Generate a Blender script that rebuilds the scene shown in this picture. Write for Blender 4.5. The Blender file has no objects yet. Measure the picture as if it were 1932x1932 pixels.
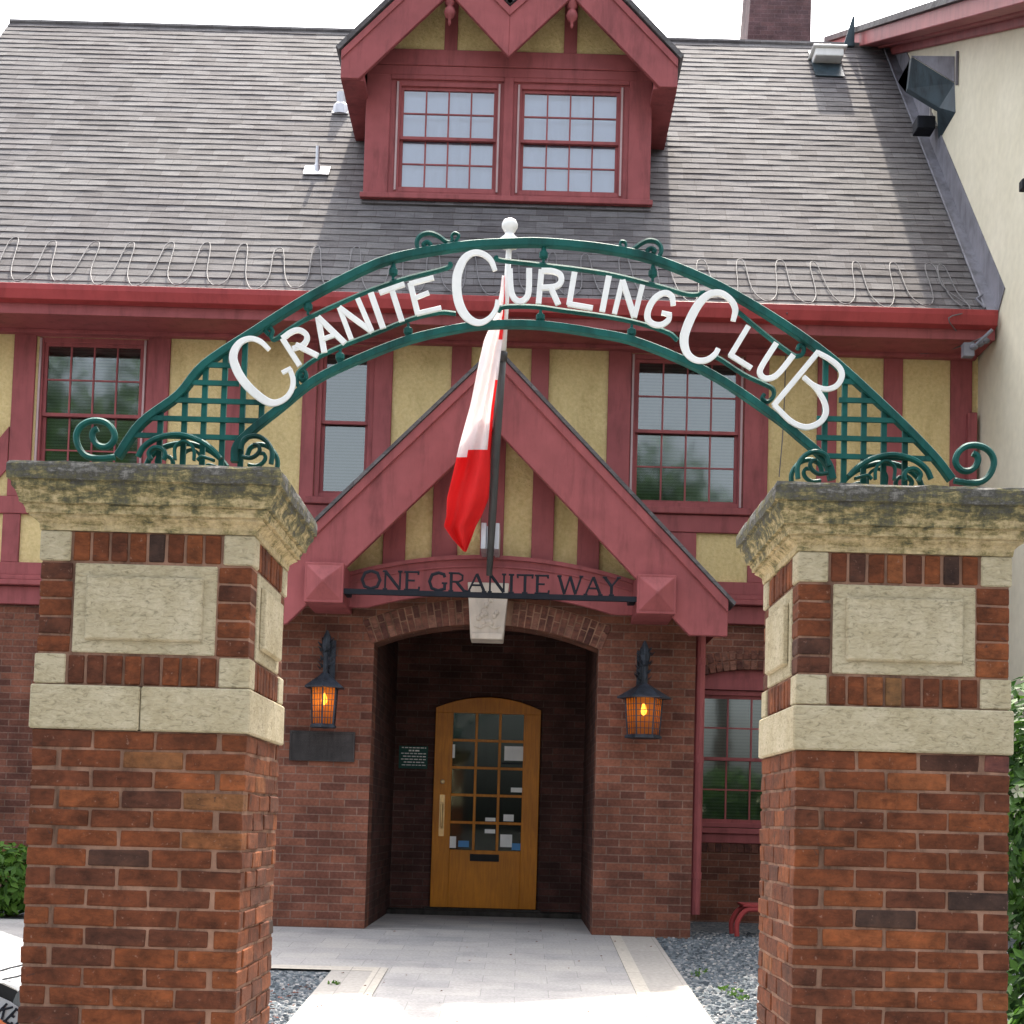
import bpy, bmesh, math, random
from mathutils import Vector, Matrix
random.seed(7)
RAD = math.radians
scn = bpy.context.scene
# ---------------------------------------------------------------- camera
PITCH = math.atan(190/2850); ROLL = 0.028; CZ = 0.97; FPX = 2850.0; PX0, PY0 = 985.0, 1365.0
cp, sp, cr, sr = math.cos(PITCH), math.sin(PITCH), math.cos(ROLL), math.sin(ROLL)
VR = Vector((cr, -sp*sr, cp*sr)); VU = Vector((-sr, -sp*cr, cp*cr)); VD = Vector((0, cp, sp))
cam = bpy.data.cameras.new('camera'); camo = bpy.data.objects.new('camera', cam)
scn.collection.objects.link(camo); scn.camera = camo
m = Matrix((VR, VU, -VD)).transposed().to_4x4(); m.translation = Vector((0, 0, CZ)); camo.matrix_world = m
cam.sensor_width = 36; cam.lens = FPX/1932*36; cam.shift_x = (966-PX0)/1932; cam.shift_y = (PY0-966)/1932
cam.clip_start = 0.1; cam.clip_end = 3000
scn.render.resolution_x = 1024; scn.render.resolution_y = 1024
# ---------------------------------------------------------------- light
SUN_EL, SUN_AZ = RAD(59.5), RAD(4.5)       # high sun from behind the building
w = bpy.data.worlds.new('World'); scn.world = w; w.use_nodes = True
nt = w.node_tree; nt.nodes.clear()
sky = nt.nodes.new('ShaderNodeTexSky'); sky.sky_type = 'NISHITA'; sky.sun_disc = False
sky.sun_elevation = SUN_EL; sky.sun_rotation = SUN_AZ; sky.dust_density = 6.0; sky.air_density = 1.0; sky.ozone_density = 1.0
bg = nt.nodes.new('ShaderNodeBackground'); bg.inputs[1].default_value = 0.15
ow = nt.nodes.new('ShaderNodeOutputWorld')
hs_ = nt.nodes.new('ShaderNodeHueSaturation'); hs_.inputs['Saturation'].default_value = .38; hs_.inputs['Value'].default_value = 1.0   # hazy white sky
nt.links.new(sky.outputs[0], hs_.inputs['Color']); nt.links.new(hs_.outputs[0], bg.inputs[0]); nt.links.new(bg.outputs[0], ow.inputs[0])
sl = bpy.data.lights.new('sun', 'SUN'); sl.energy = 2.25; sl.angle = RAD(0.6); sl.color = (1, .90, .77)
so = bpy.data.objects.new('sun', sl); scn.collection.objects.link(so)
sdir = Vector((math.sin(SUN_AZ)*math.cos(SUN_EL), math.cos(SUN_AZ)*math.cos(SUN_EL), math.sin(SUN_EL)))
so.rotation_euler = sdir.to_track_quat('Z', 'Y').to_euler(); so.location = (0, 30, 50)
vs = scn.view_settings; vs.view_transform = 'Standard'; vs.look = 'None'; vs.gamma = 1; vs.exposure = 2.2

# ---------------------------------------------------------------- helpers
def P(px, py, Y):
    """point of the vertical plane y=Y seen at (px,py) of the 1932 px photograph"""
    d = VD + VR*((px-PX0)/FPX) - VU*((py-PY0)/FPX); t = Y/d.y
    return (d.x*t, CZ+d.z*t)
def V(px, py, Y):
    x, z = P(px, py, Y); return Vector((x, Y, z))
def PX(px, py, X):
    d = VD + VR*((px-PX0)/FPX) - VU*((py-PY0)/FPX); t = X/d.x
    return Vector((X, d.y*t, CZ+d.z*t))
SL = 0.054
def gz(y): return -SL*(13.6-y) if y < 13.6 else 0.0
def GP(px, py, h=0.0):
    d = VD + VR*((px-PX0)/FPX) - VU*((py-PY0)/FPX); t = (-SL*13.6-CZ+h)/(d.z-SL*d.y)
    return Vector((d.x*t, d.y*t, CZ+d.z*t))

class MB:
    def __init__(s): s.v = []; s.f = []; s.uv = []; s.t = []; s.mi = []
    def face(s, pts, uv=None, tint=0.5, mi=0):
        i = len(s.v); s.v += [Vector(p) for p in pts]; s.f.append(list(range(i, i+len(pts))))
        s.uv.append(uv); s.t.append(tint); s.mi.append(mi)
    def box(s, x0, x1, y0, y1, z0, z1, tint=0.5, jit=0, mi=0):
        i = len(s.v); r = (lambda: random.uniform(-jit, jit)) if jit else (lambda: 0)
        for x in (x0, x1):
            for y in (y0, y1):
                for z in (z0, z1): s.v.append(Vector((x+r(), y+r(), z+r())))
        for q in ((0,1,3,2), (4,6,7,5), (0,4,5,1), (2,3,7,6), (0,2,6,4), (1,5,7,3)):
            s.f.append([i+k for k in q]); s.uv.append(None); s.t.append(tint); s.mi.append(mi)
    def hull8(s, a, b, tint=.5, mi=0):
        """two quads a (4 pts) and b (4 pts) joined"""
        i = len(s.v); s.v += [Vector(p) for p in a]+[Vector(p) for p in b]; n = len(a)
        s.f.append([i+k for k in range(n)][::-1]); s.f.append([i+n+k for k in range(n)])
        for k in range(n): s.f.append([i+k, i+(k+1) % n, i+n+(k+1) % n, i+n+k])
        for k in range(n+2): s.uv.append(None); s.t.append(tint); s.mi.append(mi)
    def prism(s, poly, y0, y1, tint=.5, mi=0):
        """polygon in (x,z) extruded from y0 to y1"""
        s.hull8([(x, y0, z) for x, z in poly], [(x, y1, z) for x, z in poly], tint, mi)
    def prismx(s, poly, x0, x1, tint=.5, mi=0):
        s.hull8([(x0, y, z) for y, z in poly], [(x1, y, z) for y, z in poly], tint, mi)
    def tube(s, pts, r, n=8, ry=None, sq=False, caps=True, up=Vector((0, 1, 0)), closed=False, mi=0):
        """section r across, ry along 'up'; r may be a list"""
        pts = [Vector(p) for p in pts]; N = len(pts); rr = r if isinstance(r, (list, tuple)) else [r]*N
        base = len(s.v)
        for k, p in enumerate(pts):
            if closed: d = pts[(k+1) % N]-pts[k-1]; mit = 1
            else:
                a = (pts[k]-pts[k-1]).normalized() if k else (pts[1]-pts[0]).normalized()
                b = (pts[k+1]-pts[k]).normalized() if k < N-1 else a
                d = a+b; mit = 1/max(.5, d.length/2)
            d = d.normalized() if d.length > 1e-9 else Vector((0, 0, 1))
            sd = d.cross(up)
            if sd.length < 1e-3: sd = d.cross(Vector((1, 0, 0)))
            sd.normalize(); u2 = sd.cross(d).normalized(); q = ry if ry else rr[k]
            for j in range(n):
                an = 2*math.pi*(j+.5)/n; c, sn = math.cos(an), math.sin(an)
                if n == 4: c *= 1.414; sn *= 1.414
                if sq: c = math.copysign(abs(c)**.28, c); sn = math.copysign(abs(sn)**.28, sn)
                s.v.append(p+sd*(rr[k]*mit*c)+u2*(q*sn))
        M = N if closed else N-1
        for k in range(M):
            k2 = (k+1) % N
            for j in range(n):
                s.f.append([base+k*n+j, base+k*n+(j+1) % n, base+k2*n+(j+1) % n, base+k2*n+j]); s.uv.append(None); s.t.append(.5); s.mi.append(mi)
        if caps and not closed:
            s.f.append([base+j for j in range(n)][::-1]); s.f.append([base+(N-1)*n+j for j in range(n)])
            for _ in range(2): s.uv.append(None); s.t.append(.5); s.mi.append(mi)
    def lathe(s, c, prof, n=16, axis='z', ang0=0, mi=0):
        """prof: list of (radius, height) about a vertical axis at c"""
        c = Vector(c); base = len(s.v)
        for rr, h in prof:
            for j in range(n):
                a = ang0+2*math.pi*j/n
                if axis == 'z': s.v.append(c+Vector((rr*math.cos(a), rr*math.sin(a), h)))
                else: s.v.append(c+Vector((rr*math.cos(a), -h, rr*math.sin(a))))
        for k in range(len(prof)-1):
            for j in range(n):
                s.f.append([base+k*n+j, base+k*n+(j+1) % n, base+(k+1)*n+(j+1) % n, base+(k+1)*n+j]); s.uv.append(None); s.t.append(.5); s.mi.append(mi)
        for q in ([base+j for j in range(n)][::-1], [base+(len(prof)-1)*n+j for j in range(n)]):
            s.f.append(q); s.uv.append(None); s.t.append(.5); s.mi.append(mi)
    def build(s, name, mat, parent=None, bev=0, smooth=False, tri=False, recalc=True):
        mats = mat if isinstance(mat, (list, tuple)) else [mat]
        if parent is not None:
            o0 = world_loc(parent)
        else:
            xs = [v.x for v in s.v]; ys = [v.y for v in s.v]; zs = [v.z for v in s.v]
            o0 = Vector(((min(xs)+max(xs))/2, (min(ys)+max(ys))/2, min(zs)))
        me = bpy.data.meshes.new(name); me.from_pydata([v-o0 for v in s.v], [], s.f)
        for mm in mats: me.materials.append(mm)
        me.uv_layers.new(name='UVMap')
        at = me.attributes.new('tint', 'FLOAT', 'FACE'); at.data.foreach_set('value', s.t)
        me.polygons.foreach_set('material_index', s.mi)
        bm = bmesh.new(); bm.from_mesh(me)
        if recalc: bmesh.ops.recalc_face_normals(bm, faces=bm.faces)
        bm.faces.ensure_lookup_table(); L = bm.loops.layers.uv.active
        for k, f in enumerate(bm.faces):
            u = s.uv[k]
            if u is not None:
                # match by coordinate, winding may have been flipped
                src = [s.v[i]-o0 for i in s.f[k]]
                for lp in f.loops:
                    j = min(range(len(src)), key=lambda q: (src[q]-lp.vert.co).length_squared)
                    lp[L].uv = u[j]
            else:
                n = f.normal; ax = max(range(3), key=lambda q: abs(n[q]))
                for lp in f.loops:
                    c = lp.vert.co+o0
                    lp[L].uv = (c.x, c.z) if ax == 1 else ((c.y+.11, c.z) if ax == 0 else (c.x, c.y))
            f.smooth = smooth
        if tri: bmesh.ops.triangulate(bm, faces=[f for f in bm.faces if len(f.verts) > 4])
        bm.to_mesh(me); bm.free()
        o = bpy.data.objects.new(name, me); scn.collection.objects.link(o)
        if parent is not None: o.parent = parent
        else: o.location = o0
        if bev:
            b = o.modifiers.new('bevel', 'BEVEL'); b.width = bev; b.segments = 1; b.limit_method = 'ANGLE'; b.angle_limit = RAD(40)
        return o
def world_loc(o):
    v = Vector(o.location)
    while o.parent: o = o.parent; v += Vector(o.location)
    return v
def empty(name, loc, label, cat, group=None):
    o = bpy.data.objects.new(name, None); scn.collection.objects.link(o); o.location = loc
    o.empty_display_size = .1
    return tag(o, label, cat, group)
def tag(o, label, cat, group=None, kind=None):
    if label: o['label'] = label
    if cat: o['category'] = cat
    if group: o['group'] = group
    if kind: o['kind'] = kind
    return o
def spline(pts, n=6):
    """Catmull-Rom through vectors"""
    pts = [Vector(p) for p in pts]; out = []
    q = [pts[0]*2-pts[1]]+pts+[pts[-1]*2-pts[-2]]
    for i in range(1, len(q)-2):
        for k in range(n):
            t = k/n; a, b, c, d = q[i-1], q[i], q[i+1], q[i+2]
            out.append(.5*((2*b)+(c-a)*t+(2*a-5*b+4*c-d)*t*t+(-a+3*b-3*c+d)*t**3))
    out.append(pts[-1]); return out

# ---------------------------------------------------------------- materials
def mat(name):
    m = bpy.data.materials.new(name); m.use_nodes = True; t = m.node_tree; t.nodes.clear()
    o = t.nodes.new('ShaderNodeOutputMaterial'); b = t.nodes.new('ShaderNodeBsdfPrincipled')
    t.links.new(b.outputs[0], o.inputs[0]); b.inputs['Specular IOR Level'].default_value = .22
    return m, t, b
def N(t, typ, **kw):
    n = t.nodes.new('ShaderNode'+typ)
    for k, v in kw.items():
        if k.startswith('i_'): n.inputs[k[2:].replace('_', ' ')].default_value = v
        else: setattr(n, k, v)
    return n
def ramp(t, src, stops):
    r = t.nodes.new('ShaderNodeValToRGB'); e = r.color_ramp.elements
    while len(e) < len(stops): e.new(.5)
    for k, (p, c) in enumerate(stops): e[k].position = p; e[k].color = (*c, 1) if len(c) == 3 else c
    t.links.new(src, r.inputs[0]); return r
def mixc(t, fac, a, b, blend='MIX'):
    n = t.nodes.new('ShaderNodeMix'); n.data_type = 'RGBA'; n.blend_type = blend
    for sock, val in ((0, fac), (6, a), (7, b)):
        if isinstance(val, bpy.types.NodeSocket): t.links.new(val, n.inputs[sock])
        elif sock == 0: n.inputs[0].default_value = val
        else: n.inputs[sock].default_value = (*val, 1)
    return n.outputs[2]
def bump(t, b, h, strength=.3, dist=.01, prev=None):
    n = t.nodes.new('ShaderNodeBump'); n.inputs['Strength'].default_value = strength; n.inputs['Distance'].default_value = dist
    t.links.new(h, n.inputs['Height'])
    if prev is not None: t.links.new(prev, n.inputs['Normal'])
    t.links.new(n.outputs[0], b.inputs['Normal']); return n.outputs[0]
def uvmap(t, sc=(1, 1, 1), rot=0):
    c = t.nodes.new('ShaderNodeTexCoord'); mp = t.nodes.new('ShaderNodeMapping'); mp.inputs['Scale'].default_value = sc
    mp.inputs['Rotation'].default_value = (0, 0, rot)
    t.links.new(c.outputs['UV'], mp.inputs[0]); return mp.outputs[0]
def objc(t, sc=(1, 1, 1)):
    c = t.nodes.new('ShaderNodeTexCoord'); mp = t.nodes.new('ShaderNodeMapping'); mp.inputs['Scale'].default_value = sc
    t.links.new(c.outputs['Object'], mp.inputs[0]); return mp.outputs[0]
def noise(t, vec, scale, detail=4, rough=.55, dist=0.0):
    n = t.nodes.new('ShaderNodeTexNoise'); n.inputs['Scale'].default_value = scale; n.inputs['Detail'].default_value = detail
    n.inputs['Roughness'].default_value = rough; n.inputs['Distortion'].default_value = dist
    t.links.new(vec, n.inputs['Vector']); return n.outputs['Fac']
def paint(name, col, rough=.45, var=.12, bmp=.08, sc=6, metal=0):
    m, t, b = mat(name); v = objc(t)
    f = noise(t, v, sc, 5); f2 = noise(t, v, sc*.23, 3)
    dk = tuple(c*(1-var*1.6) for c in col); lt = tuple(min(1, c*(1+var)) for c in col)
    r = ramp(t, f, [(.3, dk), (.7, lt)]); r2 = ramp(t, f2, [(.35, dk), (.65, lt)])
    f3 = noise(t, objc(t, (1, 1, .16)), 7, 6, .7, .3); r3 = ramp(t, f3, [(.32, (1-var*2.2,)*3), (.5, (1,)*3), (.72, (1+var*.7,)*3)])
    t.links.new(mixc(t, 1, mixc(t, .5, r.outputs[0], r2.outputs[0]), r3.outputs[0], 'MULTIPLY'), b.inputs['Base Color'])
    b.inputs['Roughness'].default_value = rough; b.inputs['Metallic'].default_value = metal
    if bmp: p_ = bump(t, b, f3, min(1, bmp*3), .006); bump(t, b, noise(t, v, sc*9, 3), bmp, .004, p_)
    return m
def bricks(name, c1, c2, mortar, w=.225, h=.0719, rough=.9, off=.5, ms=.006, extra=None, bs=.6):
    m, t, b = mat(name); v = uvmap(t)
    br = N(t, 'TexBrick'); t.links.new(v, br.inputs['Vector']); br.offset = off
    br.inputs['Color1'].default_value = (*c1, 1); br.inputs['Color2'].default_value = (*c2, 1); br.inputs['Mortar'].default_value = (*mortar, 1)
    br.inputs['Scale'].default_value = 1; br.inputs['Mortar Size'].default_value = ms; br.inputs['Mortar Smooth'].default_value = .25
    br.inputs['Brick Width'].default_value = w; br.inputs['Row Height'].default_value = h
    n1 = noise(t, v, 3.2, 4); n2 = noise(t, v, 38, 4); n3 = noise(t, v, .7, 3)
    k = ramp(t, n1, [(.3, (.62,)*3), (.7, (1.3,)*3)])
    k2 = ramp(t, n2, [(.3, (.8,)*3), (.75, (1.22,)*3)]); k3 = ramp(t, n3, [(.35, (.82, .8, .8)), (.65, (1.15, 1.12, 1.1))])
    c = mixc(t, 1, br.outputs['Color'], k.outputs[0], 'MULTIPLY'); c = mixc(t, 1, c, k2.outputs[0], 'MULTIPLY'); c = mixc(t, .8, c, k3.outputs[0], 'MULTIPLY')
    t.links.new(c, b.inputs['Base Color']); b.inputs['Roughness'].default_value = rough
    inv = N(t, 'Math', operation='SUBTRACT'); inv.inputs[0].default_value = 1; t.links.new(br.outputs['Fac'], inv.inputs[1])
    p = bump(t, b, inv.outputs[0], bs, .008); bump(t, b, n2, .35, .004, p)
    return m

M = {}
M['red'] = paint('red_paint', (.29, .078, .080), .6, .13)
M['red_dark'] = paint('red_paint_gutter', (.33, .050, .050), .45, .1)
M['green'] = paint('green_paint', (.007, .085, .073), .65, .25, .15, 18)
M['white'] = paint('white_paint', (.80, .80, .77), .4, .04, .05, 20)
M['dark'] = paint('dark_metal', (.010, .012, .018), .7, .2)
M['pole'] = paint('grey_pole', (.06, .06, .058), .4, .2)
M['silver'] = paint('galvanised_metal', (.5, .5, .52), .35, .15, metal=.6)
M['slate'] = paint('slate_metal', (.035, .055, .068), .4, .25)
M['flash'] = paint('lead_flashing', (.20, .20, .23), .5, .2)
M['cable'] = paint('pale_cable', (.15, .145, .15), .6, .1)
M['plaque'] = paint('bronze_plaque', (.035, .030, .030), .4, .3, .3, 12)
M['lamp_metal'] = paint('lantern_metal', (.035, .042, .055), .5, .4, .6, 25)
M['wood'] = None
def m_wood():
    m, t, b = mat('door_varnish'); v = uvmap(t, (14, 1.2, 1)); n = noise(t, v, 3, 6, .6, .6); n2 = noise(t, uvmap(t), 2.0, 3)
    r = ramp(t, n, [(.3, (.46, .15, .006)), (.7, (.62, .225, .009))]); r2 = ramp(t, n2, [(.3, (.75,)*3), (.7, (1.1,)*3)])
    t.links.new(mixc(t, 1, r.outputs[0], r2.outputs[0], 'MULTIPLY'), b.inputs['Base Color']); b.inputs['Roughness'].default_value = .35; bump(t, b, n, .1, .003); return m
M['wood'] = m_wood()
def m_stucco(name, ca, cb):
    m, t, b = mat(name); v = objc(t)
    n = noise(t, v, 26, 6, .65); n2 = noise(t, v, 1.3, 4); n3 = noise(t, v, 70, 3)
    r = ramp(t, n, [(.32, ca), (.68, cb)]); r2 = ramp(t, noise(t, objc(t, (1, 1, .45)), 1.9, 7, .72, .5), [(.30, (.74, .71, .64)), (.5, (1, 1, 1)), (.72, (1.10, 1.09, 1.06))])
    t.links.new(mixc(t, 1, r.outputs[0], r2.outputs[0], 'MULTIPLY'), b.inputs['Base Color']); b.inputs['Roughness'].default_value = .95
    p = bump(t, b, n, .9, .02); bump(t, b, n3, .4, .006, p); return m
M['stucco'] = m_stucco('yellow_stucco', (.56, .43, .195), (.70, .555, .29))
def m_cream():
    m, t, b = mat('cream_render'); v = objc(t)
    n = noise(t, v, .8, 5); n2 = noise(t, v, 9, 5)
    r = ramp(t, n, [(.3, (.62, .58, .44)), (.7, (.72, .68, .54))]); r2 = ramp(t, n2, [(.3, (.93,)*3), (.7, (1.04,)*3)])
    t.links.new(mixc(t, 1, r.outputs[0], r2.outputs[0], 'MULTIPLY'), b.inputs['Base Color']); b.inputs['Roughness'].default_value = .9; bump(t, b, n2, .15, .01); return m
M['cream'] = m_cream()
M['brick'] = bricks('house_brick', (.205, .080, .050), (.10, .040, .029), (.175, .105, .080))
M['brick_dark'] = bricks('recess_brick', (.10, .042, .034), (.05, .024, .021), (.09, .06, .05))  # darkened copy of the house brick, porch shade put into its colour
M['chimney_brick'] = bricks('chimney_brick', (.12, .080, .082), (.085, .062, .068), (.13, .10, .105))
M['mortar'] = paint('mortar', (.255, .145, .098), .95, .3, .7, 14)
def m_brickmesh(name, stops, k=1.0):
    m, t, b = mat(name); a = N(t, 'Attribute', attribute_name='tint'); v = objc(t)
    r = ramp(t, a.outputs['Fac'], stops); n = noise(t, v, 14, 6, .65); n2 = noise(t, v, 60, 4); n4 = noise(t, v, 5.5, 5, .7, .8)
    q = ramp(t, n, [(.3, (.58,)*3), (.72, (1.45, 1.35, 1.25))])
    c = mixc(t, 1, r.outputs[0], q.outputs[0], 'MULTIPLY')
    n6 = noise(t, objc(t, (1, 1, 2.2)), 11, 7, .75, .4); c = mixc(t, 1, c, ramp(t, n6, [(.36, (.62, .60, .60)), (.5, (1, 1, 1)), (.68, (1.32, 1.22, 1.12))]).outputs[0], 'MULTIPLY')
    spk = ramp(t, n2, [(.66, (0,)*3), (.74, (.55,)*3)]); c = mixc(t, spk.outputs[0], c, (.26*k, .16*k, .12*k))
    sm = ramp(t, n4, [(.66, (0,)*3), (.80, (.8,)*3)])          # lime smears and scars
    c = mixc(t, sm.outputs[0], c, (.24*k, .15*k, .115*k))
    dk = ramp(t, noise(t, v, 9, 5, .7, 1.5), [(.30, (1,)*3), (.36, (0,)*3)])
    c = mixc(t, dk.outputs[0], c, (.05, .028, .022))
    t.links.new(c, b.inputs['Base Color']); b.inputs['Roughness'].default_value = .85
    p = bump(t, b, n, .5, .008); bump(t, b, n2, .5, .004, p); return m
BS = [(0, (.048, .028, .022)), (.14, (.078, .030, .018)), (.38, (.105, .034, .016)), (.6, (.140, .044, .017)), (.82, (.195, .064, .024)), (.93, (.15, .082, .036)), (1, (.13, .050, .042))]
M['pbrick'] = m_brickmesh('gate_brick', BS)
M['vbrick'] = m_brickmesh('arch_brick', [(0, (.07, .03, .026)), (.5, (.14, .06, .045)), (1, (.20, .10, .075))], .8)
def m_stone():
    m, t, b = mat('lichened_limestone'); v = objc(t); vs_ = objc(t, (1, 1, 2.3))
    n = noise(t, vs_, 30, 6, .68, 1.1); n2 = noise(t, v, 3.5, 5, .7, .3); n3 = noise(t, v, 70, 3)
    r = ramp(t, n, [(.34, (.27, .24, .16)), (.45, (.44, .385, .265)), (.7, (.55, .485, .345))])
    r2 = ramp(t, n2, [(.3, (.80, .76, .66)), (.68, (1.08, 1.07, 1.07))])
    c = mixc(t, 1, r.outputs[0], r2.outputs[0], 'MULTIPLY')
    t.links.new(c, b.inputs['Base Color']); b.inputs['Roughness'].default_value = .95
    p = bump(t, b, n, .8, .012); bump(t, b, n3, .4, .004, p); return m
M['stone'] = m_stone()
def m_cap():
    m, t, b = mat('mossy_cap_stone'); v = objc(t); vs_ = objc(t, (1, 1, 3.0))
    n = noise(t, vs_, 13, 8, .78, .25); n2 = noise(t, v, 42, 6, .75); n5 = noise(t, objc(t, (1.6, 1.6, .45)), 6, 7, .75, .2)
    at = N(t, 'Attribute', attribute_name='tint')   # 1 at the weathered top slab, 0 at the neck
    ad = N(t, 'Math', operation='MULTIPLY_ADD'); t.links.new(at.outputs['Fac'], ad.inputs[0]); ad.inputs[1].default_value = .215
    av = N(t, 'Math', operation='MULTIPLY_ADD'); t.links.new(n, av.inputs[0]); av.inputs[1].default_value = .75; 
    hl = N(t, 'Math', operation='MULTIPLY'); t.links.new(n5, hl.inputs[0]); hl.inputs[1].default_value = .55
    t.links.new(hl.outputs[0], av.inputs[2]); t.links.new(av.outputs[0], ad.inputs[2])
    r = ramp(t, ad.outputs[0], [(.50, (.52, .42, .255)), (.66, (.46, .365, .205)), (.735, (.27, .22, .105)), (.79, (.13, .12, .065)), (.88, (.075, .072, .065)), (.96, (.20, .19, .17))])
    k = ramp(t, n2, [(.3, (.62,)*3), (.7, (1.35,)*3)])
    t.links.new(mixc(t, 1, r.outputs[0], k.outputs[0], 'MULTIPLY'), b.inputs['Base Color']); b.inputs['Roughness'].default_value = .95
    p = bump(t, b, n, .5, .02); bump(t, b, n2, .6, .008, p); return m
M['cap'] = m_cap()
def m_shingle():
    m, t, b = mat('roof_shingles'); v = uvmap(t)
    br = N(t, 'TexBrick'); t.links.new(v, br.inputs['Vector']); br.offset = .37; br.offset_frequency = 3; br.squash = .7; br.squash_frequency = 2
    br.inputs['Color1'].default_value = (.134, .129, .131, 1); br.inputs['Color2'].default_value = (.084, .078, .080, 1); br.inputs['Mortar'].default_value = (.085, .075, .075, 1)
    br.inputs['Scale'].default_value = 1; br.inputs['Mortar Size'].default_value = .004; br.inputs['Brick Width'].default_value = .31; br.inputs['Row Height'].default_value = .148
    n1 = noise(t, uvmap(t, (1, 5.5, 1)), 5.5, 4, .65); n2 = noise(t, v, .55, 4); n3 = noise(t, v, 60, 3)
    k = ramp(t, n1, [(.3, (.72, .71, .71)), (.7, (1.28, 1.27, 1.25))]); k2 = ramp(t, n2, [(.35, (.9, .89, .92)), (.65, (1.08, 1.09, 1.08))]); k3 = ramp(t, n3, [(.3, (.85,)*3), (.7, (1.15,)*3)])
    c = mixc(t, 1, br.outputs['Color'], k.outputs[0], 'MULTIPLY'); c = mixc(t, 1, c, k2.outputs[0], 'MULTIPLY'); c = mixc(t, 1, c, k3.outputs[0], 'MULTIPLY')
    t.links.new(c, b.inputs['Base Color']); b.inputs['Roughness'].default_value = .9; bump(t, b, n3, .3, .004); return m
M['shingle'] = m_shingle()
def m_glass(nm='window_glass', ior=1.95, tint=(.8, .86, .84)):
    m = bpy.data.materials.new(nm); m.use_nodes = True; t = m.node_tree; t.nodes.clear()
    o = t.nodes.new('ShaderNodeOutputMaterial'); g = N(t, 'BsdfGlossy'); g.inputs['Roughness'].default_value = .045
    tr = N(t, 'BsdfTransparent'); tr.inputs[0].default_value = (*tint, 1)
    fr = N(t, 'Fresnel'); fr.inputs[0].default_value = ior
    n = noise(t, objc(t), 2.2, 2); bp = N(t, 'Bump'); bp.inputs['Strength'].default_value = .025; bp.inputs['Distance'].default_value = .02
    t.links.new(n, bp.inputs['Height']); t.links.new(bp.outputs[0], g.inputs['Normal'])
    mx = N(t, 'MixShader'); t.links.new(fr.outputs[0], mx.inputs[0]); t.links.new(tr.outputs[0], mx.inputs[1]); t.links.new(g.outputs[0], mx.inputs[2]); t.links.new(mx.outputs[0], o.inputs[0]); return m
M['glass'] = m_glass(); M['glass_d'] = m_glass('dormer_glass', 2.0, (.93, .96, 1)); M['glass_door'] = m_glass('door_glass', 1.4, (.7, .8, .72))
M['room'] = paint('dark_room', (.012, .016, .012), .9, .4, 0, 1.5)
def m_blind():
    m, t, b = mat('window_blind'); wv = N(t, 'TexWave'); wv.bands_direction = 'Y'; wv.inputs['Scale'].default_value = 9; wv.inputs['Distortion'].default_value = .3
    t.links.new(uvmap(t), wv.inputs['Vector']); r = ramp(t, wv.outputs['Fac'], [(.1, (.055, .062, .056)), (.5, (.095, .105, .097))]); t.links.new(r.outputs[0], b.inputs['Base Color']); return m
M['blind'] = m_blind()
M['pale_blind'] = paint('pale_blind', (.80, .83, .90), .8, .04, 0, 1.2)  # pale sky reflection of the dormer panes, put into a sheet's colour
def m_pavers():
    m, t, b = mat('grey_pavers'); v = uvmap(t)
    br = N(t, 'TexBrick'); t.links.new(v, br.inputs['Vector']); br.offset = .5
    br.inputs['Color1'].default_value = (.375, .355, .335, 1); br.inputs['Color2'].default_value = (.31, .30, .292, 1); br.inputs['Mortar'].default_value = (.25, .24, .23, 1)
    br.inputs['Scale'].default_value = 1; br.inputs['Mortar Size'].default_value = .003; br.inputs['Brick Width'].default_value = .46; br.inputs['Row Height'].default_value = .30
    n1 = noise(t, v, 1.4, 5); n2 = noise(t, v, 45, 4)
    k = ramp(t, noise(t, v, 1.1, 7, .68), [(.3, (.72, .72, .74)), (.5, (1, 1, 1)), (.7, (1.14, 1.12, 1.08))]); k2 = ramp(t, n2, [(.3, (.84,)*3), (.7, (1.16,)*3)])
    c = mixc(t, 1, br.outputs['Color'], k.outputs[0], 'MULTIPLY'); c = mixc(t, 1, c, k2.outputs[0], 'MULTIPLY')
    t.links.new(c, b.inputs['Base Color']); b.inputs['Roughness'].default_value = .85; bump(t, b, n2, .3, .003); return m
M['paver'] = m_pavers()
def m_border(name, c1, c2, w, h):
    m, t, b = mat(name); v = uvmap(t)
    br = N(t, 'TexBrick'); t.links.new(v, br.inputs['Vector']); br.offset = 0
    br.inputs['Color1'].default_value = (*c1, 1); br.inputs['Color2'].default_value = (*c2, 1); br.inputs['Mortar'].default_value = (.26, .24, .22, 1)
    br.inputs['Scale'].default_value = 1; br.inputs['Mortar Size'].default_value = .004; br.inputs['Brick Width'].default_value = w; br.inputs['Row Height'].default_value = h
    n2 = noise(t, v, 30, 4); k2 = ramp(t, n2, [(.3, (.86,)*3), (.7, (1.12,)*3)])
    t.links.new(mixc(t, 1, br.outputs['Color'], k2.outputs[0], 'MULTIPLY'), b.inputs['Base Color']); b.inputs['Roughness'].default_value = .85; return m
M['edge'] = m_border('edge_pavers', (.36, .335, .305), (.31, .29, .265), .6, .30)
M['strip'] = m_border('pale_paver_strip', (.46, .42, .36), (.41, .375, .325), .6, .20)
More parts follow.
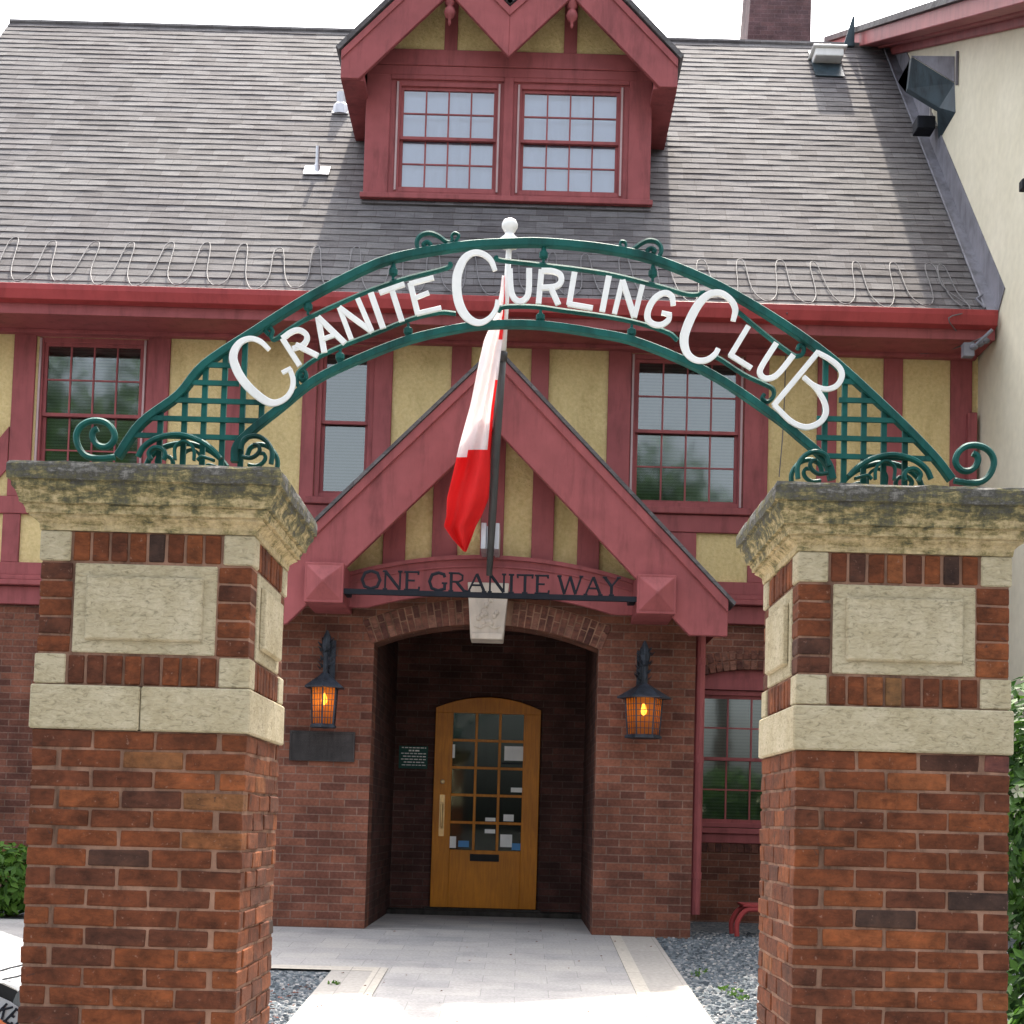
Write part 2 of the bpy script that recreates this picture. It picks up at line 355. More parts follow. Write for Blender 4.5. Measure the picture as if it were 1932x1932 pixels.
def m_gravel():
    m, t, b = mat('grey_gravel'); v = uvmap(t)
    vo = N(t, 'TexVoronoi'); vo.inputs['Scale'].default_value = 38; t.links.new(v, vo.inputs['Vector'])
    hs = N(t, 'SeparateColor'); t.links.new(vo.outputs['Color'], hs.inputs[0])
    r = ramp(t, hs.outputs[0], [(0, (.045, .056, .064)), (.5, (.105, .125, .138)), (.85, (.19, .20, .21)), (1, (.32, .30, .29))])
    t.links.new(r.outputs[0], b.inputs['Base Color']); b.inputs['Roughness'].default_value = .9; bump(t, b, vo.outputs['Distance'], 1.0, .02); return m
M['gravel'] = m_gravel()
M['ground'] = paint('street_asphalt', (.07, .068, .065), .95, .2, .4, 8)
def m_leaf(name, a, c):
    m, t, b = mat(name); at = N(t, 'Attribute', attribute_name='tint'); r = ramp(t, at.outputs['Fac'], [(0, a), (1, c)])
    t.links.new(r.outputs[0], b.inputs['Base Color']); b.inputs['Roughness'].default_value = .5
    try: b.inputs['Subsurface Weight'].default_value = 0
    except Exception: pass
    tl = N(t, 'BsdfTranslucent'); t.links.new(r.outputs[0], tl.inputs[0]); mx = N(t, 'MixShader'); mx.inputs[0].default_value = .35
    o = [n for n in t.nodes if n.type == 'OUTPUT_MATERIAL'][0]; t.links.new(b.outputs[0], mx.inputs[1]); t.links.new(tl.outputs[0], mx.inputs[2]); t.links.new(mx.outputs[0], o.inputs[0]); return m
M['leaf'] = m_leaf('green_leaves', (.035, .09, .012), (.11, .22, .03))
M['leaf_dark'] = m_leaf('hedge_leaves', (.015, .045, .010), (.07, .16, .02))
M['petal'] = paint('white_petals', (.42, .42, .30), .7, .1, 0)
M['bark'] = paint('twig_bark', (.06, .04, .025), .9, .3)
M['flag_red'] = paint('red_cloth', (.86, .045, .045), .75, .08, .1, 8)
M['flag_white'] = paint('white_cloth', (.80, .76, .76), .8, .04, .1, 8)
def cloth(m, col):
    t = m.node_tree; b = [n for n in t.nodes if n.type == 'BSDF_PRINCIPLED'][0]; o = [n for n in t.nodes if n.type == 'OUTPUT_MATERIAL'][0]
    tl = N(t, 'BsdfTranslucent'); tl.inputs[0].default_value = (*col, 1); mx = N(t, 'MixShader'); mx.inputs[0].default_value = .5
    t.links.new(b.outputs[0], mx.inputs[1]); t.links.new(tl.outputs[0], mx.inputs[2]); t.links.new(mx.outputs[0], o.inputs[0])
cloth(M['flag_red'], (.9, .03, .05)); cloth(M['flag_white'], (.95, .88, .88))
def m_emit(name, col, st):
    m, t, b = mat(name); b.inputs['Base Color'].default_value = (*col, 1); b.inputs['Emission Color'].default_value = (*col, 1); b.inputs['Emission Strength'].default_value = st; return m
M['bulb'] = m_emit('lit_bulb', (1, .60, .22), 3.5)
def m_amber():
    m = bpy.data.materials.new('amber_glass'); m.use_nodes = True; t = m.node_tree; t.nodes.clear()
    o = t.nodes.new('ShaderNodeOutputMaterial'); b = N(t, 'BsdfPrincipled'); tl = N(t, 'BsdfTranslucent'); tr = N(t, 'BsdfTransparent')
    tl.inputs[0].default_value = (.62, .26, .045, 1); tr.inputs[0].default_value = (.85, .42, .10, 1); b.inputs['Base Color'].default_value = (.4, .13, .02, 1); b.inputs['Roughness'].default_value = .2
    mx = N(t, 'MixShader'); mx.inputs[0].default_value = .6; m2 = N(t, 'MixShader'); m2.inputs[0].default_value = .35
    t.links.new(b.outputs[0], mx.inputs[1]); t.links.new(tl.outputs[0], mx.inputs[2]); t.links.new(mx.outputs[0], m2.inputs[1]); t.links.new(tr.outputs[0], m2.inputs[2]); t.links.new(m2.outputs[0], o.inputs[0]); return m
M['amber'] = m_amber()
M['sign_green'] = paint('green_sign', (.012, .07, .055), .5, .1, 0)
M['car_white'] = paint('white_car_paint', (.40, .41, .42), .18, .02, 0)
M['rubber'] = paint('black_rubber', (.02, .02, .02), .7, .2)
M['grey_trim'] = paint('grey_trim', (.12, .13, .13), .4, .2)
M['blue'] = paint('blue_sticker', (.08, .25, .5), .5, .05, 0)
M['orange'] = paint('orange_ink', (.7, .2, .08), .5, .05, 0)
M['brass'] = paint('brass', (.55, .38, .18), .3, .2, metal=.8)
M['keystone'] = paint('carved_stone', (.50, .43, .36), .9, .1, .6, 14)
M['soil'] = paint('dark_soil', (.045, .04, .035), .95, .3, .6, 12)

def struct(name, mb, m, kind='structure', **kw):
    o = mb.build(name, m, **kw); o['kind'] = kind; return o

# ================================================================= GROUND
def sheet(mb, x0, x1, y0, y1, h, nu=1, uvrot=False):
    ys = [y0, y1] if (y1 <= 13.6 or y0 >= 13.6) else [y0, 13.6, y1]
    for a, c in zip(ys, ys[1:]):
        pts = [(x0, a, gz(a)+h), (x1, a, gz(a)+h), (x1, c, gz(c)+h), (x0, c, gz(c)+h)]
        uv = [(p[1], p[0]) if uvrot else (p[0], p[1]) for p in pts]
        mb.face(pts, uv)
g = MB()
for a, c in ((-300, 13.6), (13.6, 300)):
    za, zc = max(gz(a), -.95), gz(c)
    if a < 0:
        yk = 13.6-.95/SL
        g.face([(-300, a, -.95), (300, a, -.95), (300, yk, -.95), (-300, yk, -.95)])
        g.face([(-300, yk, -.95), (300, yk, -.95), (300, 13.6, 0), (-300, 13.6, 0)])
    else: g.face([(-300, a, 0), (300, a, 0), (300, c, 0), (-300, c, 0)])
for f in range(len(g.v)): g.v[f].z -= .03
struct('ground', g, M['ground'])
OXL_ = -1.36; XL, XR = -1.34, 1.235       # outer edges of the walkway
wk = MB(); sheet(wk, XL+.40, XR-.40, 0.5, 16.1, 0.0); sheet(wk, -9.0, XL+.40, 11.30, 13.58, 0.0)
sheet(wk, OXL_, XL+.40, 13.60, 16.19, 0.0); sheet(wk, XR-.4, XR+.1, 13.95, 16.19, 0.0)
struct('walkway', wk, M['paver'])
ed = MB(); sheet(ed, XR-.30, XR, .5, 13.55, .004, uvrot=True); sheet(ed, XL, XL+.30, .5, 11.12, .004, uvrot=True)
struct('walkway_edging', ed, M['edge'])
st = MB(); sheet(st, XR-.40, XR-.30, .5, 13.55, .006, uvrot=True); sheet(st, XL+.30, XL+.40, .5, 11.30, .006, uvrot=True); sheet(st, -9, XL+.30, 11.12, 11.30, .006)
struct('pale_paver_course', st, M['strip'])
gr = MB(); sheet(gr, XR-.05, 6.0, 2.0, 16.2, -.012); sheet(gr, -9.0, XL+.05, 2.0, 11.16, -.012); sheet(gr, -9, -2.25, 13.59, 16.2, -.012)
struct('gravel_bed', gr, M['gravel'])
# loose stones standing proud of the gravel (nobody could count them)
lg = MB()
def pebble(x, y, r):
    z = gz(y)-.012+r*.3; lg_t = random.random()
    c = Vector((x, y, z)); a = random.uniform(0, 6.28); vv = []
    for j in range(5):
        t = a+j*1.2566; vv.append(c+Vector((math.cos(t)*r*random.uniform(.7, 1.2), math.sin(t)*r*random.uniform(.7, 1.2), -r*.3)))
    top = [c+(p-c)*.55+Vector((0, 0, r*.55)) for p in vv]
    lg.hull8(vv, top, lg_t)
for _ in range(7000):
    if random.random() < .62: x, y = random.uniform(XR+.02, XR+1.2), random.uniform(8.8, 14.5)
    else: x, y = random.uniform(XL-1.2, XL-.02), random.uniform(8.2, 11.08)
    pebble(x, y, random.uniform(.010, .022))
mm, tt, bb = mat('grey_pebbles'); aa = N(tt, 'Attribute', attribute_name='tint')
tt.links.new(ramp(tt, aa.outputs['Fac'], [(0, (.05, .06, .07)), (.5, (.12, .14, .155)), (.85, (.21, .22, .23)), (1, (.38, .36, .34))]).outputs[0], bb.inputs['Base Color']); bb.inputs['Roughness'].default_value = .85
tag(lg.build('loose_stones', mm), 'grey crushed stones strewn over the beds beside the walkway', 'gravel', kind='stuff')

# ================================================================= CLUBHOUSE
YF = 16.2; ZE = 6.44; YE = 15.5; YR = 20.3; ZR = 11.88; XA = 4.87
house = empty('clubhouse', (-.3, YF, 0), 'half-timbered brick clubhouse with red woodwork, yellow stucco and brown shingle roof', 'building')
def H(mb, name, m, **kw): return mb.build(name, m, house, **kw)
def arch_pts(x0, x1, zs, za, n=16):
    """segmental arch from (x0,zs) over the crown za to (x1,zs)"""
    hw = (x1-x0)/2; rise = za-zs; R = (hw*hw+rise*rise)/(2*rise); cx = (x0+x1)/2; cz = za-R; a = math.asin(hw/R)
    return [(cx+R*math.sin(-a+2*a*k/n), cz+R*math.cos(-a+2*a*k/n)) for k in range(n+1)], (cx, cz, R, a)
def holed(mb, x0, x1, z0, z1, y0, y1, holes):
    xs = sorted({x0, x1}|{h[0] for h in holes}|{h[1] for h in holes}); zs = sorted({z0, z1}|{h[2] for h in holes}|{h[3] for h in holes})
    for a, b in zip(xs, xs[1:]):
        run = None
        for c, d in zip(zs, zs[1:]):
            cx, cz = (a+b)/2, (c+d)/2
            if any(h[0] < cx < h[1] and h[2] < cz < h[3] for h in holes):
                if run: mb.box(a, b, y0, y1, *run); run = None
            else: run = (run[0], d) if run else (c, d)
        if run: mb.box(a, b, y0, y1, *run)
# windows : glass extents
W1 = (-5.33, -4.25, 4.50, 6.08); W2 = (-2.28, -1.77, 4.50, 6.08); W3 = (1.14, 2.27, 4.50, 6.08); W4 = (1.93, 3.03, 1.05, 2.42)
PADX, PADZ = .055, .055
def hole(wd): return (wd[0]-PADX, wd[1]+PADX, wd[2]-PADZ, wd[3]+PADZ)
# ground-floor brick
dA, _ = arch_pts(-.93, .205, 2.19, 2.33, 10)
mb = MB(); out = [(-9, -.4), (-.93, -.4)]+dA+[(.205, -.4), (1.6, -.4), (1.6, 3.2), (-9, 3.2)]
mb.prism(out, YF, YF+.35)
holed(mb, 1.6, XA, -.4, 3.2, YF, YF+.35, [(1.87, 3.09, .99, 2.70)])
H(mb, 'brick_wall', M['brick'], tri=True)
mb = MB(); holed(mb, -9, XA, 3.2, 6.45, YF, YF+.3, [hole(W1), hole(W2), hole(W3)])
mb.box(-9, XA, 18, 18.2, -.3, 6.4)
H(mb, 'stucco_wall', M['stucco'])
# half timbering, butted end to end
tm = MB(); T0, T1 = YF-.035, YF
ZT = 6.235; ZS = 4.43; ZB1, ZB0 = 4.17, 4.36; ZLp = 3.64
tm.box(-9, XA, T0-.01, T1, ZT, 6.46)                       # head beam
def post(x0, x1, z0, z1): tm.box(x0, x1, T0, T1, z0, z1)
posts = [(-8.6, -8.3), (-7.4, -7.15), (-6.35, -6.1), (-5.65, -5.41), (-4.19, -3.945), (-3.343, -3.13), (-2.49, -2.335), (-1.715, -1.515), (-.877, -.663), (-.009, .187), (.835, 1.085), (2.325, 2.587), (3.118, 3.33), (3.837, 4.045), (4.566, 4.80)]
for a, b in posts: post(a, b, 4.36, ZT)
# rails under and over the windows
for wd in (W1, W2, W3):
    tm.box(wd[0]-.08, wd[1]+.055, T0+.002, T1, wd[3]+PADZ, ZT)
tm.box(-9, XA, T0-.012, T1, ZB1, 4.36)                      # mid rail
xs = [-9, -8.3, -7.3, -6.3, -5.66, -5.50, -5.26, -4.5, -3.7, -2.9, 1.55, 1.82, 2.39, 2.62, 3.2, 3.42, 4.1, 4.3, XA]
for a, b in ((-8.4, -8.15), (-7.3, -7.05), (-6.3, -6.1), (-5.68, -5.49), (-4.55, -4.3), (-3.6, -3.35), (-2.6, -2.4), (1.55, 1.83), (2.388, 2.62), (3.2, 3.42), (4.05, 4.25), (4.6, 4.8)):
    tm.box(a, b, T0, T1, ZLp, ZB1)
tm.box(-9, XA, T0-.012, T1, 3.50, ZLp)
# brace at the far left
a0 = Vector((-5.66, 0, 5.08)); b0 = Vector((-6.08, 0, 4.52)); nn = Vector((.56, 0, -.42)).normalized()*.26
tm.prism([(a0.x, a0.z+.05), (b0.x, b0.z+.05-.0), (b0.x, 4.37), (-5.9, 4.37), (-5.66, 4.66)], T0+.004, T1)
H(tm, 'timber_frame', M['red'], bev=.006)
mb = MB()
mb.box(-9, XA, YF-.10, YF, 3.44, 3.496); mb.box(-9, XA, YF-.15, YF, 3.38, 3.437); mb.box(-9, XA, YF-.07, YF, 3.18, 3.377)
H(mb, 'belt_course', M['red'], bev=.008)

def window(wd, Y, cols, rows, split=True, room=M['blind'], pale=True, yi=.05, cas=None):
    x0, x1, z0, z1 = wd; f = MB(); a = PADX
    # frame fills the opening, its face 2 cm behind the wall face; casing ring proud of it
    for q in ((x0-a, x0, z0-a, z1+a), (x1, x1+a, z0-a, z1+a), (x0, x1, z1, z1+a), (x0, x1, z0-a, z0)): f.box(q[0], q[1], Y+.0, Y+.12, q[2], q[3])
    wf = f.build('window', M['red'], house, bev=.004)
    if pale:
        for x in (x0-.045, x1+.015):
            tk = MB(); tk.box(x, x+.022, Y-.022, Y-.001, z0-.04, z1+.04); tk.build('storm_track', M['trackpaint'], wf)
    s = MB(); si = MB(); zm = (z0+z1)/2 if split else z0
    b = .035
    def sash(mbx, za, zb, yy):
        for q in ((x0, x0+b, za, zb), (x1-b, x1, za, zb), (x0+b, x1-b, zb-b, zb), (x0+b, x1-b, za, za+b)): mbx.box(q[0], q[1], yy, yy+.04, q[2], q[3])
        w_, h_ = (x1-x0-2*b)/cols, (zb-za-2*b)/rows
        for i in range(1, cols): mbx.box(x0+b+i*w_-.009, x0+b+i*w_+.009, yy+.006, yy+.032, za+b, zb-b)
        for j in range(1, rows):
            for i in range(cols):
                mbx.box(x0+b+i*w_+(.009 if i else 0), x0+b+(i+1)*w_-(.009 if i < cols-1 else 0), yy+.008, yy+.030, za+b+j*h_-.008, za+b+j*h_+.008)
    up = MB(); sash(up, zm-.02, z1, Y+.03); so_ = up.build('sash', M['red'], wf)
    lo = MB(); sash(lo, z0, zm+.02, Y+.072); lo.build('sash', M['red'], wf)
    for za, zb, yy in ((zm, z1, Y+.046), (z0, zm, Y+.088)):
        g_ = MB(); g_.box(x0+.01, x1-.01, yy, yy+.004, za+.01, zb-.01); g_.build('pane', M['glass_d'] if room is M['pale_blind'] else M['glass'], wf)
    r = MB(); r.box(x0-a, x1+a, Y+.135, Y+.145, z0-a, z1+a); r.build('blind', room, wf)  # behind the dormer panes this sheet's colour stands in for reflected sky
    return wf
M['trackpaint'] = paint('storm_window_track', (.42, .30, .30), .4, .1)
window(W1, YF, 4, 2, room=M['blind']); window(W2, YF, 1, 1, room=M['pale_room'] if 'pale_room' in M else M['blind'], pale=False); window(W3, YF, 4, 2, room=M['blind'])
for wd in (W1, W2, W3): sl_ = MB(); sl_.box(wd[0]-.14, wd[1]+.14, YF-.085, YF, 4.365, 4.44); H(sl_, 'window_sill', M['red'], bev=.008)
window(W4, YF+.06, 4, 2, pale=False)
# arched head panel, sill and brick header of the ground-floor window
hA, _ = arch_pts(1.87, 3.09, 2.60, 2.70, 10)
mb = MB(); mb.box(1.87, 3.09, YF+.03, YF+.12, 2.48, 2.60); mb.box(1.87, 3.09, YF+.05, YF+.12, 2.60, 2.70)
H(mb, 'window_head', M['red'])
mb = MB(); mb.box(1.84, 3.12, YF-.05, YF+.15, .93, .99); mb.box(1.87, 3.09, YF-.02, YF, .83, .93)
H(mb, 'window_sill', M['red'], bev=.006)
vb = MB()
pts, (cx, cz, R, aa_) = arch_pts(1.85, 3.11, 2.66, 2.76, 4)
n = 17
for k in range(n):
    a = -aa_+2*aa_*(k+.5)/n; d = Vector((math.sin(a), 0, math.cos(a))); s_ = Vector((math.cos(a), 0, -math.sin(a)))*.031
    c0 = Vector((cx, 0, cz))
    for (r0, r1) in (((R-.06), R+.04), (R+.05, R+.15)):
        p = [c0+d*r0-s_, c0+d*r0+s_, c0+d*r1+s_, c0+d*r1-s_]
        vb.prism([(q.x, q.z) for q in p], YF-.008, YF+.1, random.random())
H(vb, 'window_brick_arch', M['vbrick'], bev=.004); vb = MB()
for k in range(16): x = 1.87+k*.077; vb.box(x, x+.068, YF-.012, YF+.05, .73, .825, random.random()*.5)
H(vb, 'window_brick_sill', M['vbrick'], bev=.004)

# ------------------------------------------------ main roof with real stepped courses
SLP = math.atan2(ZR-ZE, YR-YE); SLEN = math.hypot(ZR-ZE, YR-YE); EXPO = .148
def roofpt(x, s, lift=0): return Vector((x, YE+math.cos(SLP)*s-math.sin(SLP)*lift, ZE+math.sin(SLP)*s+math.cos(SLP)*lift))
def course_roof(mb, x0f, x1f, s0, s1, pt, step=.45, th=.009):
    k = 0; s = s0
    while s < s1:
        e = min(s+EXPO, s1); xa, xb = x0f(s), x1f(s); nseg = max(1, int((xb-xa)/step)); xs = [xa+(xb-xa)*i/nseg for i in range(nseg+1)]
        lo = [pt(x, s+random.uniform(-.008, .008), th+random.uniform(-.003, .006)) for x in xs]; hi = [pt(x, e+.02, .001) for x in xs]; bo = [pt(x, s, -.004) for x in xs]
        for i in range(nseg):
            mb.face([lo[i], lo[i+1], hi[i+1], hi[i]], [(xs[i], k*.148), (xs[i+1], k*.148), (xs[i+1], k*.148+.146), (xs[i], k*.148+.146)])
            mb.face([bo[i], bo[i+1], lo[i+1], lo[i]], [(xs[i], k*.148), (xs[i+1], k*.148), (xs[i+1], k*.148+.01), (xs[i], k*.148+.01)])
        s += EXPO; k += 1
XLv = -7.38
mb = MB(); course_roof(mb, lambda s: XLv, lambda s: XA-.02, 0, SLEN, lambda x, s, l: roofpt(x, s, l), .3)
H(mb, 'roof', M['shingle'], recalc=False)
mb = MB()   # deck, back slope, ridge cap and left verge board
def slab(mb, x0, x1, s0, s1, l0, l1, mi=0):
    mb.hull8([roofpt(x0, s0, l0), roofpt(x1, s0, l0), roofpt(x1, s1, l0), roofpt(x0, s1, l0)], [roofpt(x0, s0, l1), roofpt(x1, s0, l1), roofpt(x1, s1, l1), roofpt(x0, s1, l1)])
slab(mb, XLv+.01, XA-.03, 0.02, SLEN-.12, -.12, -.01)
mb.hull8([(XLv, YR, ZR-.01), (XA, YR, ZR-.01), (XA, YR, ZR-.12), (XLv, YR, ZR-.12)], [(XLv, YR+4.8, ZE-.01), (XA, YR+4.8, ZE-.01), (XA, YR+4.8, ZE-.12), (XLv, YR+4.8, ZE-.12)])
H(mb, 'roof_deck', M['red'])
mb = MB(); mb.tube([(XLv, YR, ZR+.0), (XA-.3, YR, ZR+.0)], .045, 6); H(mb, 'ridge_cap', M['shingle'])
# gable end wall at the left
mb = MB(); mb.prismx([(YF+.3, 0), (YR+4.2, 0), (YR+4.2, 6.4), (YR, ZR-.3), (YF+.3, 6.6)], XLv+.35, XLv+.6); H(mb, 'gable_wall', M['stucco'])
# gutter, fascia, soffit
mb = MB()
gp = [(YE-.13, ZE+.0), (YE-.13, ZE-.06), (YE-.10, ZE-.155), (YE-.02, ZE-.175), (YE+.0, ZE-.175), (YE+.0, ZE-.14), (YE-.03, ZE-.13), (YE-.11, ZE-.02), (YE-.11, ZE)]
mb.prismx(gp, XLv, XA-.04)
H(mb, 'gutter', M['red_dark'], bev=.004, tri=True)
mb = MB(); mb.box(XLv, XA-.03, YE+.005, YE+.05, ZE-.28, ZE-.02); mb.box(XLv, XA-.02, YE+.051, YF-.04, ZE-.26, ZE-.20)
mb.box(XLv, XA-.05, YF-.14, YF-.0451, 6.12+.02, 6.18)
H(mb, 'eaves', M['red'], bev=.004)
# flashing where the roof dies into the annex wall
mb = MB()
for a, b in ((0.0, SLEN),):
    mb.hull8([roofpt(XA-.13, a, .02), roofpt(XA-.012, a, .02), roofpt(XA-.012, b, .02), roofpt(XA-.13, b, .02)], [roofpt(XA-.13, a, .035), roofpt(XA-.012, a, .035), roofpt(XA-.012, b, .035), roofpt(XA-.13, b, .035)])
    mb.hull8([roofpt(XA-.012, a, .02), roofpt(XA-.002, a, .02), roofpt(XA-.002, b, .02), roofpt(XA-.012, b, .02)], [roofpt(XA-.012, a, .30), roofpt(XA-.002, a, .30), roofpt(XA-.002, b, .30), roofpt(XA-.012, b, .30)])
mb.tube([roofpt(XA-.14, .05, .04), roofpt(XA-.14, SLEN-.2, .04)], .012, 5)
mb.tube([roofpt(XA-.14, .05, .04), roofpt(XA-.20, .22, .05), roofpt(XA-.12, .30, .06)], .012, 5)
H(mb, 'roof_flashing', M['flash'])
# chimney behind the ridge
cx0 = 3.12; cx1 = 3.80
mb = MB(); yb0, yb1 = 24.0, 25.2; kx = (yb0/20.5); cx0 = V(1395, 60, yb0).x; cx1 = V(1527, 60, yb0).x
mb.hull8([(cx0-.25, yb0, 7.5), (cx1, yb0, 7.5), (cx1, yb1, 7.5), (cx0-.25, yb1, 7.5)], [(cx0+.22, yb0, 15.4), (cx1+.03, yb0, 15.4), (cx1+.03, yb1, 15.4), (cx0+.22, yb1, 15.4)])
mb.box(cx0+.1, cx1+.15, yb0-.1, yb1+.1, 15.4, 15.7)
H(mb, 'chimney', M['chimney_brick'])
# roof vent and pipes
vb_ = MB(); c = roofpt(3.87, SLEN-.78)
vb_.box(c.x-.19, c.x+.19, c.y-.20, c.y+.12, c.z+.06, c.z+.17); vb_.box(c.x-.23, c.x+.23, c.y-.24, c.y+.16, c.z+.1701, c.z+.20); H(vb_, 'roof_vent', M['white'], bev=.01)
mb = MB(); mb.hull8([roofpt(3.67, SLEN-1.15, .022), roofpt(4.06, SLEN-1.15, .022), roofpt(4.06, SLEN-.3, .022), roofpt(3.67, SLEN-.3, .022)], [roofpt(3.67, SLEN-1.15, .034), roofpt(4.06, SLEN-1.15, .034), roofpt(4.06, SLEN-.3, .034), roofpt(3.67, SLEN-.3, .034)])
H(mb, 'vent_flashing', M['slate'])
def ron(px, py):      # point of the roof plane under a pixel
    d = VD + VR*((px-PX0)/FPX) - VU*((py-PY0)/FPX); tn = math.tan(SLP)
    t = (ZE-YE*tn-CZ)/(d.z-d.y*tn); return Vector((d.x*t, d.y*t, CZ+d.z*t))
for (px, py, hh, rr, pw) in ((598, 326, .32, .024, .15), (643, 212, .25, .06, .10)):
    c = ron(px, py); vp = MB(); vp.lathe(c, [(rr*2, -.05), (rr*1.6, .08), (rr, .12), (rr, hh)], 12)
    s = (c.z-ZE)/math.sin(SLP)
    vp.hull8([roofpt(c.x-pw, s-.1, .02), roofpt(c.x+pw, s-.1, .02), roofpt(c.x+pw, s+.1, .02), roofpt(c.x-pw, s+.1, .02)], [roofpt(c.x-pw, s-.1, .035), roofpt(c.x+pw, s-.1, .035), roofpt(c.x+pw, s+.1, .035), roofpt(c.x-pw, s+.1, .035)])
    H(vp, 'vent_pipe', M['silver'])

# ------------------------------------------------ heating cable on the eaves (its own thing)
hc = []; x = -6.95
while x < 4.3:
    w_ = random.uniform(.085, .12); top = .98+random.uniform(-.04, .04); sk = random.uniform(-.04, .04); b_lo = random.uniform(.03, .10)
    hc += [roofpt(x-.02, .30, .025), roofpt(x+sk, top-.12, .03), roofpt(x+w_*.5+sk, top, .03), roofpt(x+w_+sk, top-.10, .03), roofpt(x+w_+.04, .35, .025), roofpt(x+w_+.13, b_lo+.02, .03), roofpt(x+w_+.22, b_lo, .035)]
    x += .415
hc += [roofpt(4.37, .5, .03), roofpt(4.40, .95, .03), roofpt(4.47, .9, .03), roofpt(4.50, .4, .03), roofpt(4.56, -.02, .05)]
end = [V(1790, 600, YE-.16), V(1808, 632, YE+.1), V(1800, 652, YF-.1), V(1815, 661, YF-.1), V(1838, 662, YF-.1)]
mb = MB(); mb.tube(spline(hc+end, 4), .0065, 5)
tag(mb.build('heating_cable', M['cable'], smooth=True), 'pale looped de-icing cable clipped along the lower edge of the shingle roof', 'cable')

# ------------------------------------------------ dormer
YD = 16.9; DX0, DX1 = -1.975, 1.275; DZ0 = 8.09; DZT = 9.85
WD1 = (-1.60, -.49, 8.23, 9.43); WD2 = (-.205, .925, 8.23, 9.43)
def roofy(z): return YE+(z-ZE)/math.tan(SLP)
mb = MB(); a = .06
holes = [(wd[0]-PADX, wd[1]+PADX, wd[2]-PADZ, wd[3]+PADZ) for wd in (WD1, WD2)]
holed(mb, DX0, DX1, DZ0, 9.66, YD, YD+.2, holes)
for (x, s_) in ((DX0, 1), (DX1, -1)):
    mb.prismx([(YD+.2, DZ0+.0), (YD+.2, 9.45), (roofy(9.45), 9.45)], x, x+s_*.12)
H(mb, 'dormer_wall', M['red'])
for wd in (WD1, WD2): window(wd, YD, 4, 2, room=M['pale_blind'])
mb = MB()   # dormer trim: corner posts, centre post, sill, header
mb.box(DX0-.02, DX0+.26, YD-.03, YD, DZ0+.04, 9.55); mb.box(DX1-.24, DX1+.02, YD-.03, YD, DZ0+.04, 9.55); mb.box(-.41, -.30, YD-.03, YD, DZ0+.04, 9.55)
mb.box(DX0-.02, DX1+.02, YD-.045, YD, 9.66, 9.85); mb.box(DX0+.26, -.41, YD-.028, YD, 9.50, 9.55); mb.box(-.30, DX1-.24, YD-.028, YD, 9.50, 9.55)
mb.box(DX0-.02, DX1+.02, YD-.03, YD, 9.55, 9.66)
mb.box(DX0-.05, DX1+.05, YD-.08, YD, DZ0-.02, DZ0+.04)
H(mb, 'dormer_trim', M['red'], bev=.006)
GA = [(-1.04, 10.27), (.34, 10.27)]      # inner apexes
# gable stucco, king posts and pendants
YB = 16.4
for (gx, gzz) in GA:
    gs = MB(); gt = MB(); pd = MB()
    hw = .70
    gs.prism([(gx-hw, 9.85), (gx+hw, 9.85), (gx, 9.85+hw*1.06)], YD, YD+.2)
    gt.box(gx-.075, gx+.075, YD-.035, YD, 9.85, 10.55)
    pd.lathe((gx, YB+.07, 9.93), [(.005, 0), (.02, .03), (.016, .07), (.05, .10), (.068, .15), (.05, .20), (.03, .22), (.06, .25), (.06, .42)], 12)
    H(gs, 'dormer_stucco', M['stucco']); H(gt, 'dormer_king_post', M['red'], bev=.004); H(pd, 'pendant', M['red'], smooth=True)
# bargeboards as zig-zag boards
def board(mb, a, b, w_, y0, y1):
    """inner edge from a to b, board rises vertically by w_"""
    mb.prism([(a[0], a[1]), (b[0], b[1]), (b[0], b[1]+w_), (a[0], a[1]+w_)], y0, y1)
val = (-.36, 9.55)
lb = (-2.03, 9.25); rb = (1.34, 9.25)
def barge(mb, pts_, w_, y0, y1): mb.prism(pts_, y0, y1)
L_ = MB(); L_.prism([(-2.235, 9.25), (lb[0], 9.25), (-1.04, 10.27), (-1.04, 10.80), (-2.235, 9.56)], YB, YB+.06); H(L_, 'bargeboard', M['red'], bev=.006)
L_ = MB(); L_.prism([(-1.04, 10.27), (val[0], 9.55), (val[0], 10.12), (-1.04, 10.80)], YB, YB+.06); H(L_, 'bargeboard', M['red'], bev=.006)
L_ = MB(); L_.prism([(val[0], 9.55), (.34, 10.27), (.34, 10.80), (val[0], 10.12)], YB, YB+.06); H(L_, 'bargeboard', M['red'], bev=.006)
L_ = MB(); L_.prism([(.34, 10.27), (rb[0], 9.25), (1.54, 9.25), (1.54, 9.57), (.34, 10.80)], YB, YB+.06); H(L_, 'bargeboard', M['red'], bev=.006)
# moulding along the top edge of the dormer boards
ml = MB()
def strip(mb, a, b, off, th, y0, y1):
    """thin moulding parallel to a-b, shifted down by off, thickness th (both vertical)"""
    mb.prism([(a[0], a[1]-off), (b[0], b[1]-off), (b[0], b[1]-off-th), (a[0], a[1]-off-th)], y0, y1)
for a, b in (((-2.235, 9.56), (-1.04, 10.80)), ((-1.04, 10.80), (-.36, 10.12)), ((-.36, 10.12), (.34, 10.80)), ((.34, 10.80), (1.54, 9.57))):
    strip(ml, a, b, 0.0, .10, YB-.022, YB-.0005)
H(ml, 'dormer_moulding', M['red'], bev=.004)
